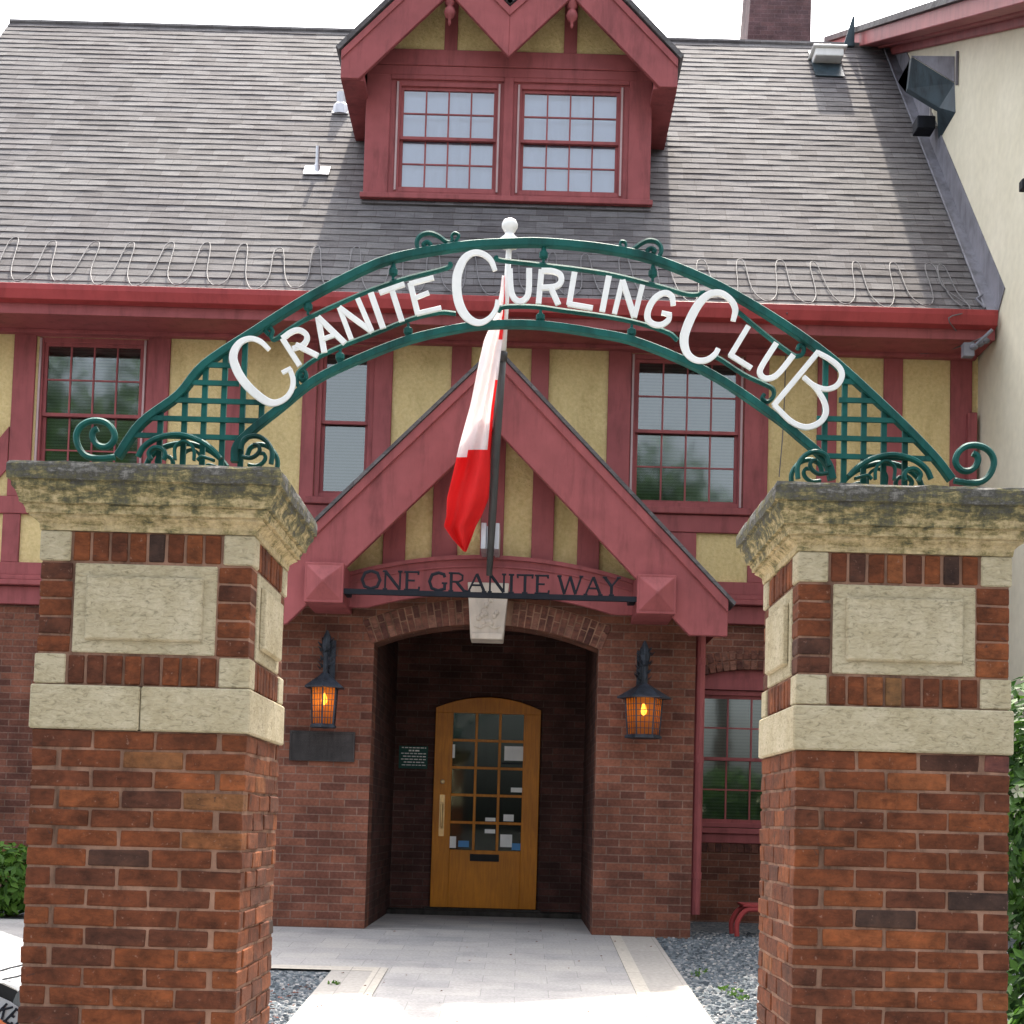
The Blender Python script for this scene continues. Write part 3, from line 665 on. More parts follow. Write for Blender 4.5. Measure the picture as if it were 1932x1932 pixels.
# dormer roof slopes
dr = MB(); dk = MB()
for a, b in (((-2.26, 9.56), (-1.04, 10.84)), ((-1.04, 10.84), (-.36, 10.14)), ((-.36, 10.14), (.34, 10.84)), ((.34, 10.84), (1.565, 9.57))):
    nx, nz = -(b[1]-a[1]), (b[0]-a[0]); l = math.hypot(nx, nz); nx, nz = nx/l, nz/l
    y2 = roofy(min(a[1], b[1]))+.2; y3 = roofy(max(a[1], b[1]))+.2; ya, yb_ = (y2, y3) if a[1] < b[1] else (y3, y2)
    dr.hull8([(a[0], YB-.04, a[1]), (b[0], YB-.04, b[1]), (b[0], yb_, b[1]), (a[0], ya, a[1])], [(a[0]+nx*.05, YB-.04, a[1]+nz*.05), (b[0]+nx*.05, YB-.04, b[1]+nz*.05), (b[0]+nx*.05, yb_, b[1]+nz*.05), (a[0]+nx*.05, ya, a[1]+nz*.05)])
H(dr, 'dormer_roof', M['shingle'])
# soffits of the side eaves
for s_, xe, xw in ((-1, -2.235, DX0), (1, 1.54, DX1)):
    mb = MB()
    mb.hull8([(xe, YB+.061, 9.25), (xw, YB+.061, 9.25), (xw, roofy(9.25), 9.25), (xe, roofy(9.25), 9.25)], [(xe, YB+.061, 9.33), (xw, YB+.061, 9.33), (xw, roofy(9.33), 9.33), (xe, roofy(9.33), 9.33)])
    mb.box(min(xe, xe-s_*.03), max(xe, xe-s_*.03), YB+.061, roofy(9.4), 9.331, 9.55); H(mb, 'dormer_soffit', M['red'])
# lead apron beneath the dormer
mb = MB(); s0 = (DZ0-ZE)/math.sin(SLP)
mb.hull8([roofpt(DX0-.03, s0-.13, .02), roofpt(DX1+.03, s0-.13, .02), roofpt(DX1+.03, s0+.02, .02), roofpt(DX0-.03, s0+.02, .02)], [roofpt(DX0-.03, s0-.13, .032), roofpt(DX1+.03, s0-.13, .032), roofpt(DX1+.03, s0+.02, .032), roofpt(DX0-.03, s0+.02, .032)])
H(mb, 'dormer_apron', M['shingle'])

# ------------------------------------------------ portico
YP = 13.6; PXL, PXR = -2.24, 1.555; OX0, OX1 = -1.359, .674
oA, (ox, oz, oR, oa) = arch_pts(OX0, OX1, 2.57, 2.765, 20)
mb = MB(); out = [(PXL, -.3), (OX0, -.3)]+oA+[(OX1, -.3), (PXR, -.3), (PXR, 3.30), (PXL, 3.30)]
mb.prism(out, YP, YP+.34)
for x0, x1 in ((PXL, PXL+.34), (PXR-.34, PXR)): mb.box(x0, x1, YP+.34, YF, -.3, 3.2)
H(mb, 'portico_wall', M['brick'], tri=True)
mb = MB()
for x0, x1 in ((OX0-.05, OX0), (OX1, OX1+.05)): mb.box(x0, x1, YP+.345, YF-.001, -.2, 3.0)
mb.box(OX0-.05, OX1+.05, YP+.345, YF-.001, 3.0, 3.06)
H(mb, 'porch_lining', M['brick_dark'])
mb = MB(); mb.prism([(OX0, -.1), (-.93, -.1)]+dA+[(.205, -.1), (OX1, -.1), (OX1, 3.0), (OX0, 3.0)], YF-.012, YF-.002); H(mb, 'porch_back_wall', M['brick_dark'], tri=True)  # thin skin of shade-darkened brick over the house wall
# voussoirs: two half-brick rings laid as headers
vb = MB(); c0 = Vector((ox, 0, oz)); nv = 35; keyw = .19
for k in range(nv):
    if k == 18: H(vb, 'portico_arch', M['vbrick'], bev=.003); vb = MB()
    a = -oa*1.03+2*oa*1.03*(k+.5)/nv; d = Vector((math.sin(a), 0, math.cos(a))); tq = Vector((math.cos(a), 0, -math.sin(a)))
    xm = ox+math.sin(a)*(oR+.1)
    if -.53 < xm < -.15: continue
    hw = oR*oa*1.03/nv-.005
    sp_ = (.002, .105, .115, .225) if k % 2 else (.002, .15, .16, .225)
    for r0, r1 in ((sp_[0], sp_[1]), (sp_[2], sp_[3])):
        p = [c0+d*(oR+r0)-tq*hw, c0+d*(oR+r0)+tq*hw, c0+d*(oR+r1)+tq*hw*1.03, c0+d*(oR+r1)-tq*hw*1.03]
        vb.prism([(q.x, q.z) for q in p], YP-.012, YP+.10, random.random())
H(vb, 'portico_arch', M['vbrick'], bev=.003)
mb = MB(); ma, _q = arch_pts(OX0-.001, OX1+.001, 2.573, 2.768, 20); mo = [(c0.x+(x-c0.x)*(oR+.228)/oR, c0.z+(z-c0.z)*(oR+.228)/oR) for x, z in ma]
for i in range(20): mb.prism([ma[i], ma[i+1], mo[i+1], mo[i]], YP-.005, YP+.0)
H(mb, 'arch_mortar', M['mortar'])
# keystone
mb = MB(); kc = -.335
mb.prism([(kc-.145, 2.60), (kc+.145, 2.60), (kc+.185, 3.11), (kc-.185, 3.11)], YP-.25, YP+.05)
mb.prism([(kc-.135, 2.60), (kc+.135, 2.60), (kc+.142, 2.655), (kc-.142, 2.655)], YP-.275, YP-.251)
for k in range(14):     # worn carving in relief
    a = random.uniform(0, 6.28); r_ = random.uniform(.01, .09); q = Vector((kc+math.cos(a)*r_, YP-.25, 2.84+math.sin(a)*r_*1.4))
    mb.lathe(q, [(.028, 0), (.022, .012), (.008, .018)], 7, axis='y')
mb.tube([(kc-.12, YP-.25, 2.72), (kc-.06, YP-.255, 2.70), (kc, YP-.255, 2.74), (kc+.06, YP-.255, 2.70), (kc+.12, YP-.25, 2.72)], .012, 5)
H(mb, 'keystone', M['keystone'], bev=.006, smooth=False)
# gable above: stucco, studs, arched tie beam
AX, AZ = -.32, 5.09; sL = 1.03
YG = 13.45
mb = MB(); mb.prism([(PXL+.1, 3.15), (PXR-.1, 3.15), (AX, 4.95)], YG+.05, YG+.14); H(mb, 'portico_stucco', M['stucco'])
mb = MB()
for px0_, px1_ in ((722, 764), (814, 862), (905, 949), (1002, 1044), (1089, 1131)):
    x0 = P(px0_, 1040, YG)[0]; x1 = P(px1_, 1040, YG)[0]
    mb.box(x0, x1, YG+.0, YG+.05, 3.18, AZ-.42-abs((x0+x1)/2-AX)*1.03)
H(mb, 'portico_stud', M['red'], bev=.005)
tA, (tx, tz, tR, ta) = arch_pts(-1.75, 1.12, 3.12, 3.36, 18)
bA, _b = arch_pts(-1.42, .78, 2.86, 3.02, 18)
mb = MB(); mb.prism([(-1.75, 2.86)]+tA+[(1.12, 2.86)]+[(.78, 2.86)]+bA[::-1][1:-1]+[(-1.42, 2.86)], YG-.06, YG-.001)
H(mb, 'tie_beam', M['red'], tri=True, bev=.004)
mb = MB(); tB = [(x, z-.035) for x, z in tA]
for i in range(18): mb.prism([tA[i], tA[i+1], tB[i+1], tB[i]], YG-.09, YG-.0605)
tC = [(x, z-.09) for x, z in tA]; tD = [(x, z-.105) for x, z in tA]
for i in range(18): mb.prism([tC[i], tC[i+1], tD[i+1], tD[i]], YG-.075, YG-.0605)
H(mb, 'tie_beam_moulding', M['red'])
# bargeboards of the portico
YBB = 12.98; zi = 4.42; xo = 2.075
for s_ in (-1, 1):
    mb = MB(); xe = AX+s_*xo; zo = AZ-sL*xo; xi = AX+s_*(xo-.33)
    poly = [(AX, zi), (AX, AZ), (xe, zo), (xe, 2.64), (xi, 2.64)]
    mb.prism(poly, YBB, YBB+.07)
    strip(mb, (AX, AZ), (xe, zo), 0, .11, YBB-.03, YBB-.0005)
    H(mb, 'bargeboard', M['red'], bev=.006)
mb = MB()
for s_ in (-1, 1):
    xe = AX+s_*(xo+.05); ze = AZ-sL*(xo+.05)
    n_ = Vector((s_*sL, 0, 1)).normalized()*.06
    mb.hull8([(AX, YBB-.05, AZ+.004), (xe, YBB-.05, ze+.004), (xe, YF-.05, ze+.004), (AX, YF-.05, AZ+.004)], [(AX, YBB-.05, AZ+.045), (xe+n_.x*.3, YBB-.05, ze+.03), (xe+n_.x*.3, YF-.05, ze+.03), (AX, YF-.05, AZ+.045)])
H(mb, 'portico_roof', M['shingle'])
mb = MB()
for s_ in (-1, 1):
    xe = AX+s_*xo; xw = PXL if s_ < 0 else PXR
    mb.hull8([(xw, YBB+.071, 3.0), (xe, YBB+.071, 2.75), (xe, YF-.05, 2.75), (xw, YF-.05, 3.0)], [(xw, YBB+.071, 3.06), (xe, YBB+.071, 2.81), (xe, YF-.05, 2.81), (xw, YF-.05, 3.06)])
    a, b = (xe, AZ-sL*xo), (AX, AZ)
    mb.hull8([(AX, YBB+.071, AZ-.02), (xe, YBB+.071, a[1]-.02), (xe, YG-.1, a[1]-.02), (AX, YG-.1, AZ-.02)], [(AX, YBB+.071, AZ-.06), (xe, YBB+.071, a[1]-.06), (xe, YG-.1, a[1]-.06), (AX, YG-.1, AZ-.06)])
H(mb, 'portico_soffit', M['red'])
# pyramid-headed corbels
for x0, x1, z0, z1 in ((-1.89, -1.585, 2.845, 3.15), (.972, 1.277, 2.825, 3.125)):
    mb = MB(); mb.box(x0-.015, x1+.015, YBB-.10, YP+.1, z0-.02, z1+.02)
    xm, zm = (x0+x1)/2, (z0+z1)/2
    a = [(x0, YBB-.1005, z0), (x1, YBB-.1005, z0), (x1, YBB-.1005, z1), (x0, YBB-.1005, z1)]
    b_ = [(xm-.01, YBB-.20, zm-.01), (xm+.01, YBB-.20, zm-.01), (xm+.01, YBB-.20, zm+.01), (xm-.01, YBB-.20, zm+.01)]
    mb.hull8(a, b_); H(mb, 'corbel', M['red'], bev=.005)
# downpipes
mb = MB(); xp = P(1314, 1500, 13.9)[0]
mb.tube([(PXR+.06, 13.75, 2.75), (PXR+.06, 13.75, 2.6), (PXR+.055, 13.75, .2)], .048, 10)
for z in (.55, 1.6, 2.5): mb.lathe((PXR+.055, 13.75, z), [(.055, -.03), (.055, .03)], 10)
H(mb, 'downpipe', M['red'], smooth=False)
mb = MB(); mb.box(4.73, 4.83, YF-.14, YF-.045, 3.3, 5.55); H(mb, 'downpipe', M['red'], bev=.01)

# ------------------------------------------------ door
dx0, dx1, dz0, dz1 = -.925, .20, .07, 2.19
YDo = 16.12
gx0, gx1, gz0, gz1 = -.735, .02, .68, 2.14
out = [(dx0, dz0), (dx1, dz0)]; dA2, _ = arch_pts(dx0, dx1, 2.19, 2.315, 10)
dm = MB(); dm.prism([(dx0, dz0), (dx0, gz1)]+[], YDo, YDo+.05) if False else None
mb = MB()
mb.prism([(dx0, dz0), (gx0, dz0), (gx0, gz1), (dx0, gz1)], YDo, YDo+.05); mb.prism([(gx1, dz0), (dx1, dz0), (dx1, gz1), (gx1, gz1)], YDo, YDo+.05)
mb.prism([(dx0, gz1)]+dA2+[(dx1, gz1)], YDo, YDo+.05)
mb.box(gx0, gx1, YDo+.006, YDo+.05, dz0, gz0-.0)
cw = (gx1-gx0)/3; rh = (gz1-gz0)/5
for i in (1, 2): mb.box(gx0+i*cw-.014, gx0+i*cw+.014, YDo+.004, YDo+.045, gz0, gz1)
for j in range(1, 5):
    for i in range(3): mb.box(gx0+i*cw+(.014 if i else 0), gx0+(i+1)*cw-(.014 if i < 2 else 0), YDo+.008, YDo+.042, gz0+j*rh-.014, gz0+j*rh+.014)
door = H(mb, 'door', M['wood'], tri=True, bev=.003)
mb = MB(); mb.box(gx0, gx1, YDo+.022, YDo+.026, gz0, gz1); mb.build('pane', M['glass_door'], door)
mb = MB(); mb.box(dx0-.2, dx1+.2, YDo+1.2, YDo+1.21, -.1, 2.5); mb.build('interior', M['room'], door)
mb = MB(); mb.box(-.515, -.205, YDo-.006, YDo+.0055, .565, .64); mb.build('mail_slot', M['rubber'], door)
mb = MB(); mb.box(-.855, -.80, YDo-.012, YDo-.0005, .82, 1.26); mb.tube([(-.828, YDo-.012, 1.17), (-.828, YDo-.07, 1.16), (-.828, YDo-.07, .92), (-.828, YDo-.012, .91)], .011, 8); mb.lathe((-.83, YDo, 1.40), [(.025, .0), (.025, .015), (.012, .02)], 12, axis='y'); mb.build('handle', M['brass'], door)
def bx_at(mb, px0_, px1_, py0_, py1_, Y, th=.002):
    x0, z1 = P(px0_, py0_, Y); x1, z0 = P(px1_, py1_, Y); mb.box(min(x0, x1), max(x0, x1), Y, Y+th, min(z0, z1), max(z0, z1))
nz = [  # paper notices and stickers on the door glass (zoom pixel /3)
    (924, 1035, 745, 830, 'white'), (905, 1030, 838, 850, 'dark'), (600, 648, 1255, 1322, 'white'), (662, 722, 1280, 1318, 'blue'), (900, 965, 1245, 1318, 'white'), (965, 1015, 1295, 1335, 'blue'), (815, 872, 1150, 1172, 'white'), (918, 975, 1132, 1172, 'white'), (622, 642, 735, 812, 'white'), (812, 870, 1215, 1240, 'white'), (960, 1025, 980, 1008, 'white')]
for a, b, c, d, mm_ in nz:
    mb = MB(); bx_at(mb, 644+a/3, 644+b/3, 1159.2+c/3, 1159.2+d/3, YDo+.018); mb.build('sticker', M[mm_], door)
mb = MB(); mb.box(OX0, OX1, 15.85, YF-.013, -.01, .05); mb.box(dx0-.05, dx1+.05, 15.98, YF+.05, .0505, .068); H(mb, 'threshold', M['soil'])

# ------------------------------------------------ bronze plaque and notice
pq = empty('wall_plaque', (-1.79, YP-.02, 1.48), 'dark bronze rectangular plaque on the brick below the left lantern', 'plaque')
mb = MB(); mb.box(-2.085, -1.50, YP-.025, YP-.0005, 1.485, 1.755); mb.build('plate', M['plaque'], pq, bev=.004)
mb = MB()
for q in ((-2.085, -1.50, 1.485, 1.50), (-2.085, -1.50, 1.74, 1.755), (-2.085, -2.07, 1.50, 1.74), (-1.515, -1.50, 1.50, 1.74)): mb.box(q[0], q[1], YP-.034, YP-.0255, q[2], q[3])
for j, ln in enumerate((.40, .46, .44, .36, .46, .30)):
    z = 1.705-j*.034; k = 0; x = -1.79-ln/2
    while x < -1.79+ln/2:
        w_ = random.uniform(.015, .05); mb.box(x, x+w_, YP-.029, YP-.0255, z-.006, z+.006); x += w_+.012
mb.build('frame', M['plaque'], pq)
ns = empty('notice_sign', (-1.15, YF-.03, 1.53), 'small dark green notice with pale lines of text, left of the orange door', 'sign')
mb = MB(); mb.box(-1.31, -1.0, YF-.03, YF-.0125, 1.53, 1.775); mb.build('panel', M['sign_green'], ns, bev=.003)
mb = MB()
for j, (ln, hh) in enumerate(((.25, .010), (.10, .016), (.26, .010), (.22, .010), (.26, .010), (.20, .010), (.24, .008))):
    z = 1.755-j*.031; x = -1.155-ln/2
    while x < -1.155+ln/2:
        w_ = random.uniform(.02, .05); mb.box(x, min(x+w_, -1.02), YF-.033, YF-.0305, z-hh/2, z+hh/2); x += w_+.010
mb.build('lettering', M['white'], ns)

# ------------------------------------------------ lanterns
def lantern(x, R_, zb, label):
    yl = 13.30
    t = empty('wall_lantern', (x, YP, zb), label, 'lantern', 'lit lanterns either side of the porch arch')
    k = R_/.2; zt = zb+.33; n = 6; a0 = 0 if R_ > .18 else math.pi/6
    mb = MB(); mb.lathe((x, yl, zt), [(R_+.035, .0), (R_+.035, .012), (R_*.45, .10), (.03, .135), (.02, .14)], n, ang0=a0)
    mb.build('roof', M['lamp_metal'], t)
    mb = MB(); mb.lathe((x, yl, zb), [(R_*.80, -.02), (R_*.80, .0), (R_*.72, .012)], n, ang0=a0); mb.build('base', M['lamp_metal'], t)
    fr = MB(); ga = MB()
    r0, r1 = R_*.68, R_*.80
    for j in range(n):
        a = a0+2*math.pi*j/n; b = a0+2*math.pi*(j+1)/n
        p0 = Vector((x+r0*math.cos(a), yl+r0*math.sin(a), zb+.012)); p1 = Vector((x+r1*math.cos(a), yl+r1*math.sin(a), zt))
        q0 = Vector((x+r0*math.cos(b), yl+r0*math.sin(b), zb+.012)); q1 = Vector((x+r1*math.cos(b), yl+r1*math.sin(b), zt))
        fr.tube([p0, p1], .007, 4)
        for i in range(1, 4): fr.tube([p0.lerp(q0, i/4), p1.lerp(q1, i/4)], .0028, 4)
        for i in range(1, 6): fr.tube([p0.lerp(p1, i/6), q0.lerp(q1, i/6)], .0028, 4, up=Vector((0, 0, 1)))
        ga.face([p0.lerp(Vector((x, yl, p0.z)), .03), q0.lerp(Vector((x, yl, q0.z)), .03), q1.lerp(Vector((x, yl, q1.z)), .03), p1.lerp(Vector((x, yl, p1.z)), .03)])
    fr.build('cage', M['lamp_metal'], t); ga.build('glass', M['amber'], t, recalc=False)
    bl = MB(); bl.lathe((x, yl, zt-.15), [(.004, 0), (.022, .02), (.028, .05), (.018, .08), (.012, .11)], 10); bl.build('bulb', M['bulb'], t, smooth=True)
    br = MB()   # leafy cast bracket
    br.tube(spline([(x, yl, zt+.13), (x, yl, zt+.24), (x, yl+.02, zt+.34), (x, yl+.10, zt+.42), (x, YP-.02, zt+.40)], 5), .022, 8)
    br.tube(spline([(x, YP-.02, zt+.10), (x, YP-.10, zt+.14), (x, yl+.04, zt+.22)], 5), .016, 6)
    br.lathe((x, yl+.04, zt+.40), [(.035, -.1), (.05, -.02), (.035, .06), (.008, .12)], 8)
    for j in range(34):
        a = random.uniform(0, 6.28); zz = zt+.16+random.random()*.28; rr = .055*random.uniform(.7, 1.15)
        c = Vector((x+math.cos(a)*rr, yl+.05+math.sin(a)*rr, zz)); d1 = Vector((math.cos(a), math.sin(a), .9)).normalized()*.045; d2 = Vector((-math.sin(a), math.cos(a), .3))*.02
        br.hull8([c-d2, c+d2, c+d1+d2*.2, c+d1-d2*.2], [c-d2+Vector((0, .004, .004)), c+d2+Vector((0, .004, .004)), c+d1+d2*.2+Vector((0, .004, .004)), c+d1-d2*.2+Vector((0, .004, .004))])
    br.box(x-.05, x+.05, YP-.02, YP-.0005, zt+.05, zt+.46)
    br.build('bracket', M['lamp_metal'], t)
    return t
def lamp_light(x, z, parent):
    l = bpy.data.lights.new('lantern_bulb_light', 'POINT'); l.energy = .9; l.color = (1, .55, .2); l.shadow_soft_size = .03
    o = bpy.data.objects.new('lantern_bulb_light', l); scn.collection.objects.link(o); o.location = Vector((x, 13.30, z))-world_loc(parent); o.parent = parent
t_ = lantern(-1.752, .155, 1.79, 'small lit amber wall lantern on the left of the porch, above the plaque'); lamp_light(-1.752, 2.0, t_)
t_ = lantern(1.071, .205, 1.775, 'large lit amber wall lantern on the brick right of the porch arch'); lamp_light(1.071, 2.0, t_)

# ================================================================= STROKE LETTERS
def stroke(mb, pts, w, Y, dep, up=Vector((0, 1, 0))):
    mb.tube(pts, w, 8, ry=dep)
FONT = {   # serif capitals in a unit box: list of (points, heavy?)
 'O': (.95, [([(.47, 1), (.2, .88), (.08, .5), (.2, .12), (.47, 0), (.75, .12), (.87, .5), (.75, .88), (.47, 1)], 1)]),
 'N': (.95, [([(.15, 0), (.15, 1)], 0), ([(.15, 1), (.8, 0)], 1), ([(.8, 0), (.8, 1)], 0), ([(.03, 1), (.2, 1)], 0), ([(.05, 0), (.25, 0)], 0), ([(.7, 1), (.9, 1)], 0)]),
 'E': (.78, [([(.15, 0), (.15, 1)], 1), ([(.03, 1), (.65, 1), (.65, .85)], 0), ([(.15, .52), (.5, .52)], 0), ([(.03, 0), (.68, 0), (.70, .18)], 0)]),
 'G': (.95, [([(.8, .75), (.75, .92), (.5, 1), (.2, .88), (.08, .5), (.2, .12), (.5, 0), (.8, .1), (.8, .42)], 1), ([(.66, .42), (.92, .42)], 0)]),
 'R': (.88, [([(.15, 0), (.15, 1)], 1), ([(.03, 1), (.5, 1), (.68, .88), (.68, .64), (.5, .52), (.15, .52)], 0), ([(.4, .52), (.78, 0), (.88, 0)], 1), ([(.03, 0), (.27, 0)], 0)]),
 'A': (.95, [([(.1, 0), (.47, 1)], 0), ([(.47, 1), (.84, 0)], 1), ([(.22, .36), (.70, .36)], 0), ([(0, 0), (.2, 0)], 0), ([(.72, 0), (.95, 0)], 0)]),
 'I': (.42, [([(.2, 0), (.2, 1)], 1), ([(.07, 1), (.33, 1)], 0), ([(.07, 0), (.33, 0)], 0)]),
 'T': (.85, [([(.42, 0), (.42, 1)], 1), ([(.08, .82), (.06, 1), (.78, 1), (.76, .82)], 0), ([(.29, 0), (.55, 0)], 0)]),
 'W': (1.3, [([(.08, 1), (.35, 0)], 1), ([(.35, 0), (.62, 1)], 0), ([(.62, 1), (.9, 0)], 1), ([(.9, 0), (1.17, 1)], 0), ([(-.02, 1), (.2, 1)], 0), ([(1.07, 1), (1.27, 1)], 0)]),
 'Y': (.88, [([(.08, 1), (.43, .5)], 1), ([(.78, 1), (.43, .5)], 0), ([(.43, .5), (.43, 0)], 1), ([(-.02, 1), (.2, 1)], 0), ([(.68, 1), (.88, 1)], 0), ([(.3, 0), (.56, 0)], 0)]),
 'K': (.85, [([(.15, 0), (.15, 1)], 1), ([(.15, .45), (.72, 1)], 0), ([(.35, .62), (.8, 0)], 1)]),
 'S': (.75, [([(.65, .8), (.55, .95), (.35, 1), (.15, .88), (.15, .66), (.4, .5), (.63, .34), (.62, .1), (.4, 0), (.18, .05), (.1, .22)], 1)]),
}
# address sign
asn = empty('address_sign', (-.32, 12.9, 2.92), 'dark metal bar with raised serif letters reading ONE GRANITE WAY, above the porch arch', 'sign')
ys = 12.93
a_ = V(645, 1113, ys); b_ = V(1200, 1133, ys); zb_ = (a_.z+b_.z)/2
mb = MB(); mb.box(a_.x-.01, b_.x+.01, ys-.018, ys+.018, zb_-.025, zb_+.022)
for x in (a_.x+.0, b_.x-.06): mb.box(x, x+.06, ys+.019, YBB+.2, zb_-.02, zb_+.02)
mb.build('bar', M['dark'], asn, bev=.003)
def word(s_, pxa, pxb, h=.155):
    xa, xb = P(pxa, 1100, ys)[0], P(pxb, 1110, ys)[0]; tw = sum(FONT[c][0] for c in s_); k = (xb-xa)/tw; x = xa
    for c in s_:
        mb = MB(); hh = h
        for i, (pts, heavy) in enumerate(FONT[c][1]):
            mb.tube([(x+p[0]*k, ys-.001*i, zb_+.028+p[1]*hh) for p in pts], (.015 if heavy else .0095), 6, ry=.008+.0004*i)
        mb.build('letter', M['dark'], asn); x += FONT[c][0]*k
word('ONE', 515.2+352*.46667, 515.2+598*.46667); word('GRANITE', 515.2+625*.46667, 515.2+1122*.46667); word('WAY', 515.2+1150*.46667, 515.2+1405*.46667)

# ================================================================= FLAG AND POLE
fp = empty('flagpole', V(924, 1086, 12.86), 'slanting dark grey flagpole with a white ball finial, bracketed to the porch gable', 'flagpole')
def yp(py): return 12.86-.75*(1086-py)/650
pl = [(924, 1086), (924, 990), (937, 813), (951, 663), (957, 580), (961, 455)]
pl = [(923, 1086), (928, 990), (938, 813), (949, 663), (954, 580), (961, 455)]
lo = [V(a, b, yp(b)) for a, b in pl[:4]]; hi = [V(a, b, yp(b)) for a, b in pl[3:]]
mb = MB(); mb.tube(lo, [.026, .034, .036, .034], 12); mb.tube([lo[-1]-(lo[-1]-lo[-2])*.12, lo[-1]], .041, 12); mb.build('lower_pole', M['pole'], fp, smooth=True)
mb = MB(); mb.tube(hi, [.028, .026, .024], 12); mb.build('upper_pole', M['white'], fp, smooth=True)
c = hi[-1]; mb = MB(); mb.lathe(c, [(.075, -.05), (.075, .02), (.045, .045), (.035, .07), (.05, .085), (.066, .115), (.066, .145), (.05, .175), (.02, .19)], 16); mb.build('finial', M['white'], fp, smooth=True)
mb = MB(); c = V(925, 1012, 12.98)
for s_ in (-1, 1): mb.box(c.x+s_*.058-.022, c.x+s_*.058+.022, c.y-.02, YG, c.z-.115, c.z+.115)
mb.box(c.x-.035, c.x+.035, c.y+.05, YG, c.z-.1, c.z+.1); mb.build('bracket', M['silver'], fp, bev=.004)
rows = [(520, 948, 952), (560, 942, 953), (600, 931, 951), (640, 914, 948), (700, 901, 941), (766, 888, 931), (850, 864, 925), (900, 853, 924), (940, 843, 922), (973, 842, 909), (993, 837, 898), (1015, 852, 890), (1041, 875, 880)]
fl = MB(); nc = 10; grid = []
rr_ = []
for i in range(len(rows)-1):
    for k in range(4):
        t = k/4; rr_.append(tuple(rows[i][j]*(1-t)+rows[i+1][j]*t for j in range(3)))
rr_.append(rows[-1])
for (py, xl, xr) in rr_:
    row = []
    for j in range(nc+1):
        t = j/nc; px = xl*(1-t)+xr*t; am = .07*min(1, (xr-xl)/40)
        yy = yp(py)-.06+am*math.sin(t*9.5+py*.012)+.04*math.sin(py*.03+t*3)
        row.append(V(px, py, yy))
    grid.append(row)
nr = len(grid)
for i in range(nr-1):
    py = rr_[i][0]
    for j in range(nc):
        t = (j+.5)/nc
        edge = 838+(1-t)*16
        if py > edge: mi = 0
        elif (t > .78 and py < 640) or (t > .90 and 700 < py < 830): mi = 0
        else: mi = 1
        fl.face([grid[i][j], grid[i][j+1], grid[i+1][j+1], grid[i+1][j]], mi=mi)
fo = fl.build('flag', [M['flag_red'], M['flag_white']], recalc=False)
bmx = bmesh.new(); bmx.from_mesh(fo.data); bmesh.ops.remove_doubles(bmx, verts=bmx.verts, dist=.0005)
for f in bmx.faces: f.smooth = True
bmx.to_mesh(fo.data); bmx.free()
sd = fo.modifiers.new('sub', 'SUBSURF'); sd.levels = 1; sd.render_levels = 1
so_ = fo.modifiers.new('thick', 'SOLIDIFY'); so_.thickness = .003
tag(fo, 'limp red and white flag drooping beside the slanting pole', 'flag')

# ================================================================= ANNEX (cream building on the right)
ax = empty('cream_annex', (XA, 15, 0), 'tall cream rendered building at the right edge, with red-brown sloping eaves', 'building')
def rz(y): return 11.912-.471*(20.378-y)
mb = MB(); mb.prismx([(9.0, -.4), (22.5, -.4), (22.5, rz(22.5)), (9.0, rz(9.0))], XA, XA+.4); mb.box(XA, 12, 9.0, 9.4, -.4, rz(9)-.1)
mb.build('wall', M['cream'], ax)
def along(mb, x0, x1, y0, y1, d0, d1):
    mb.hull8([(x0, y0, rz(y0)+d0), (x1, y0, rz(y0)+d0), (x1, y1, rz(y1)+d0), (x0, y1, rz(y1)+d0)], [(x0, y0, rz(y0)+d1), (x1, y0, rz(y0)+d1), (x1, y1, rz(y1)+d1), (x0, y1, rz(y1)+d1)])
mb = MB(); along(mb, XA-.06, XA-.001, 8.6, 22.4, -.12, .02); along(mb, XA-.20, XA-.061, 8.6, 22.4, -.02, .05); along(mb, XA-.46, XA-.201, 8.6, 22.4, .0, .20)
along(mb, XA-.20, XA+.3, 8.6, 22.4, .0505, .15)
mb.build('eaves_trim', M['annex_trim'] if 'annex_trim' in M else M['red'], ax, bev=.01)
mb = MB(); along(mb, XA-.52, XA+6, 8.5, 22.5, .2005, .28); mb.build('roof', M['shingle'], ax)
# metal hood on the wall and small spike at the eaves corner
hd = empty('metal_hood', PX(1775, 200, XA), 'folded dark slate-blue metal hood on the cream wall, above the roof flashing', 'vent hood')
mb = MB()
W_ = [PX(1801, 157, XA-.002), PX(1803, 212, XA-.002), PX(1775, 260, XA-.002)]
XO = XA-.42
O_ = [PX(1772, 203, XA-.12), PX(1713, 167, XO), PX(1698, 147, XO), PX(1720, 107, XO)]
ring = W_+O_; dl = Vector((0, .10, .0))
mb.hull8(ring, [p+dl for p in ring])
mb.build('hood_body', M['slate'], hd, tri=True)
mb = MB(); tp = [PX(1720, 107, XO), PX(1801, 157, XA-.002), PX(1801, 108, XA-.002)]
mb.hull8([p+Vector((-.004, -.012, .006)) for p in tp], [p+Vector((-.004, .02, .02)) for p in tp])
q = PX(1806, 97, XA-.02); q2 = PX(1805, 160, XA-.02); mb.tube([q, q2], .014, 4)
mb.build('hood_top', M['flash'], hd)  # paler than the body: light on the top facet is put into its colour
fx = empty('wall_floodlight', PX(1745, 242, XA-.1), 'small black floodlight on the cream wall beside the roof flashing', 'light')
c = PX(1748, 238, XA-.14); mb = MB(); mb.box(c.x-.14, c.x+.08, c.y-.12, c.y+.12, c.z-.08, c.z+.08); mb.build('lamp_head', M['dark'], fx, bev=.01)
mb = MB(); q1 = PX(1756, 195, XA-.03); mb.tube([c+Vector((.05, 0, .05)), q1], .016, 5); mb.tube([c+Vector((0, 0, .0)), (XA-.002, c.y, c.z)], .02, 6); mb.build('arm', M['silver'], fx)
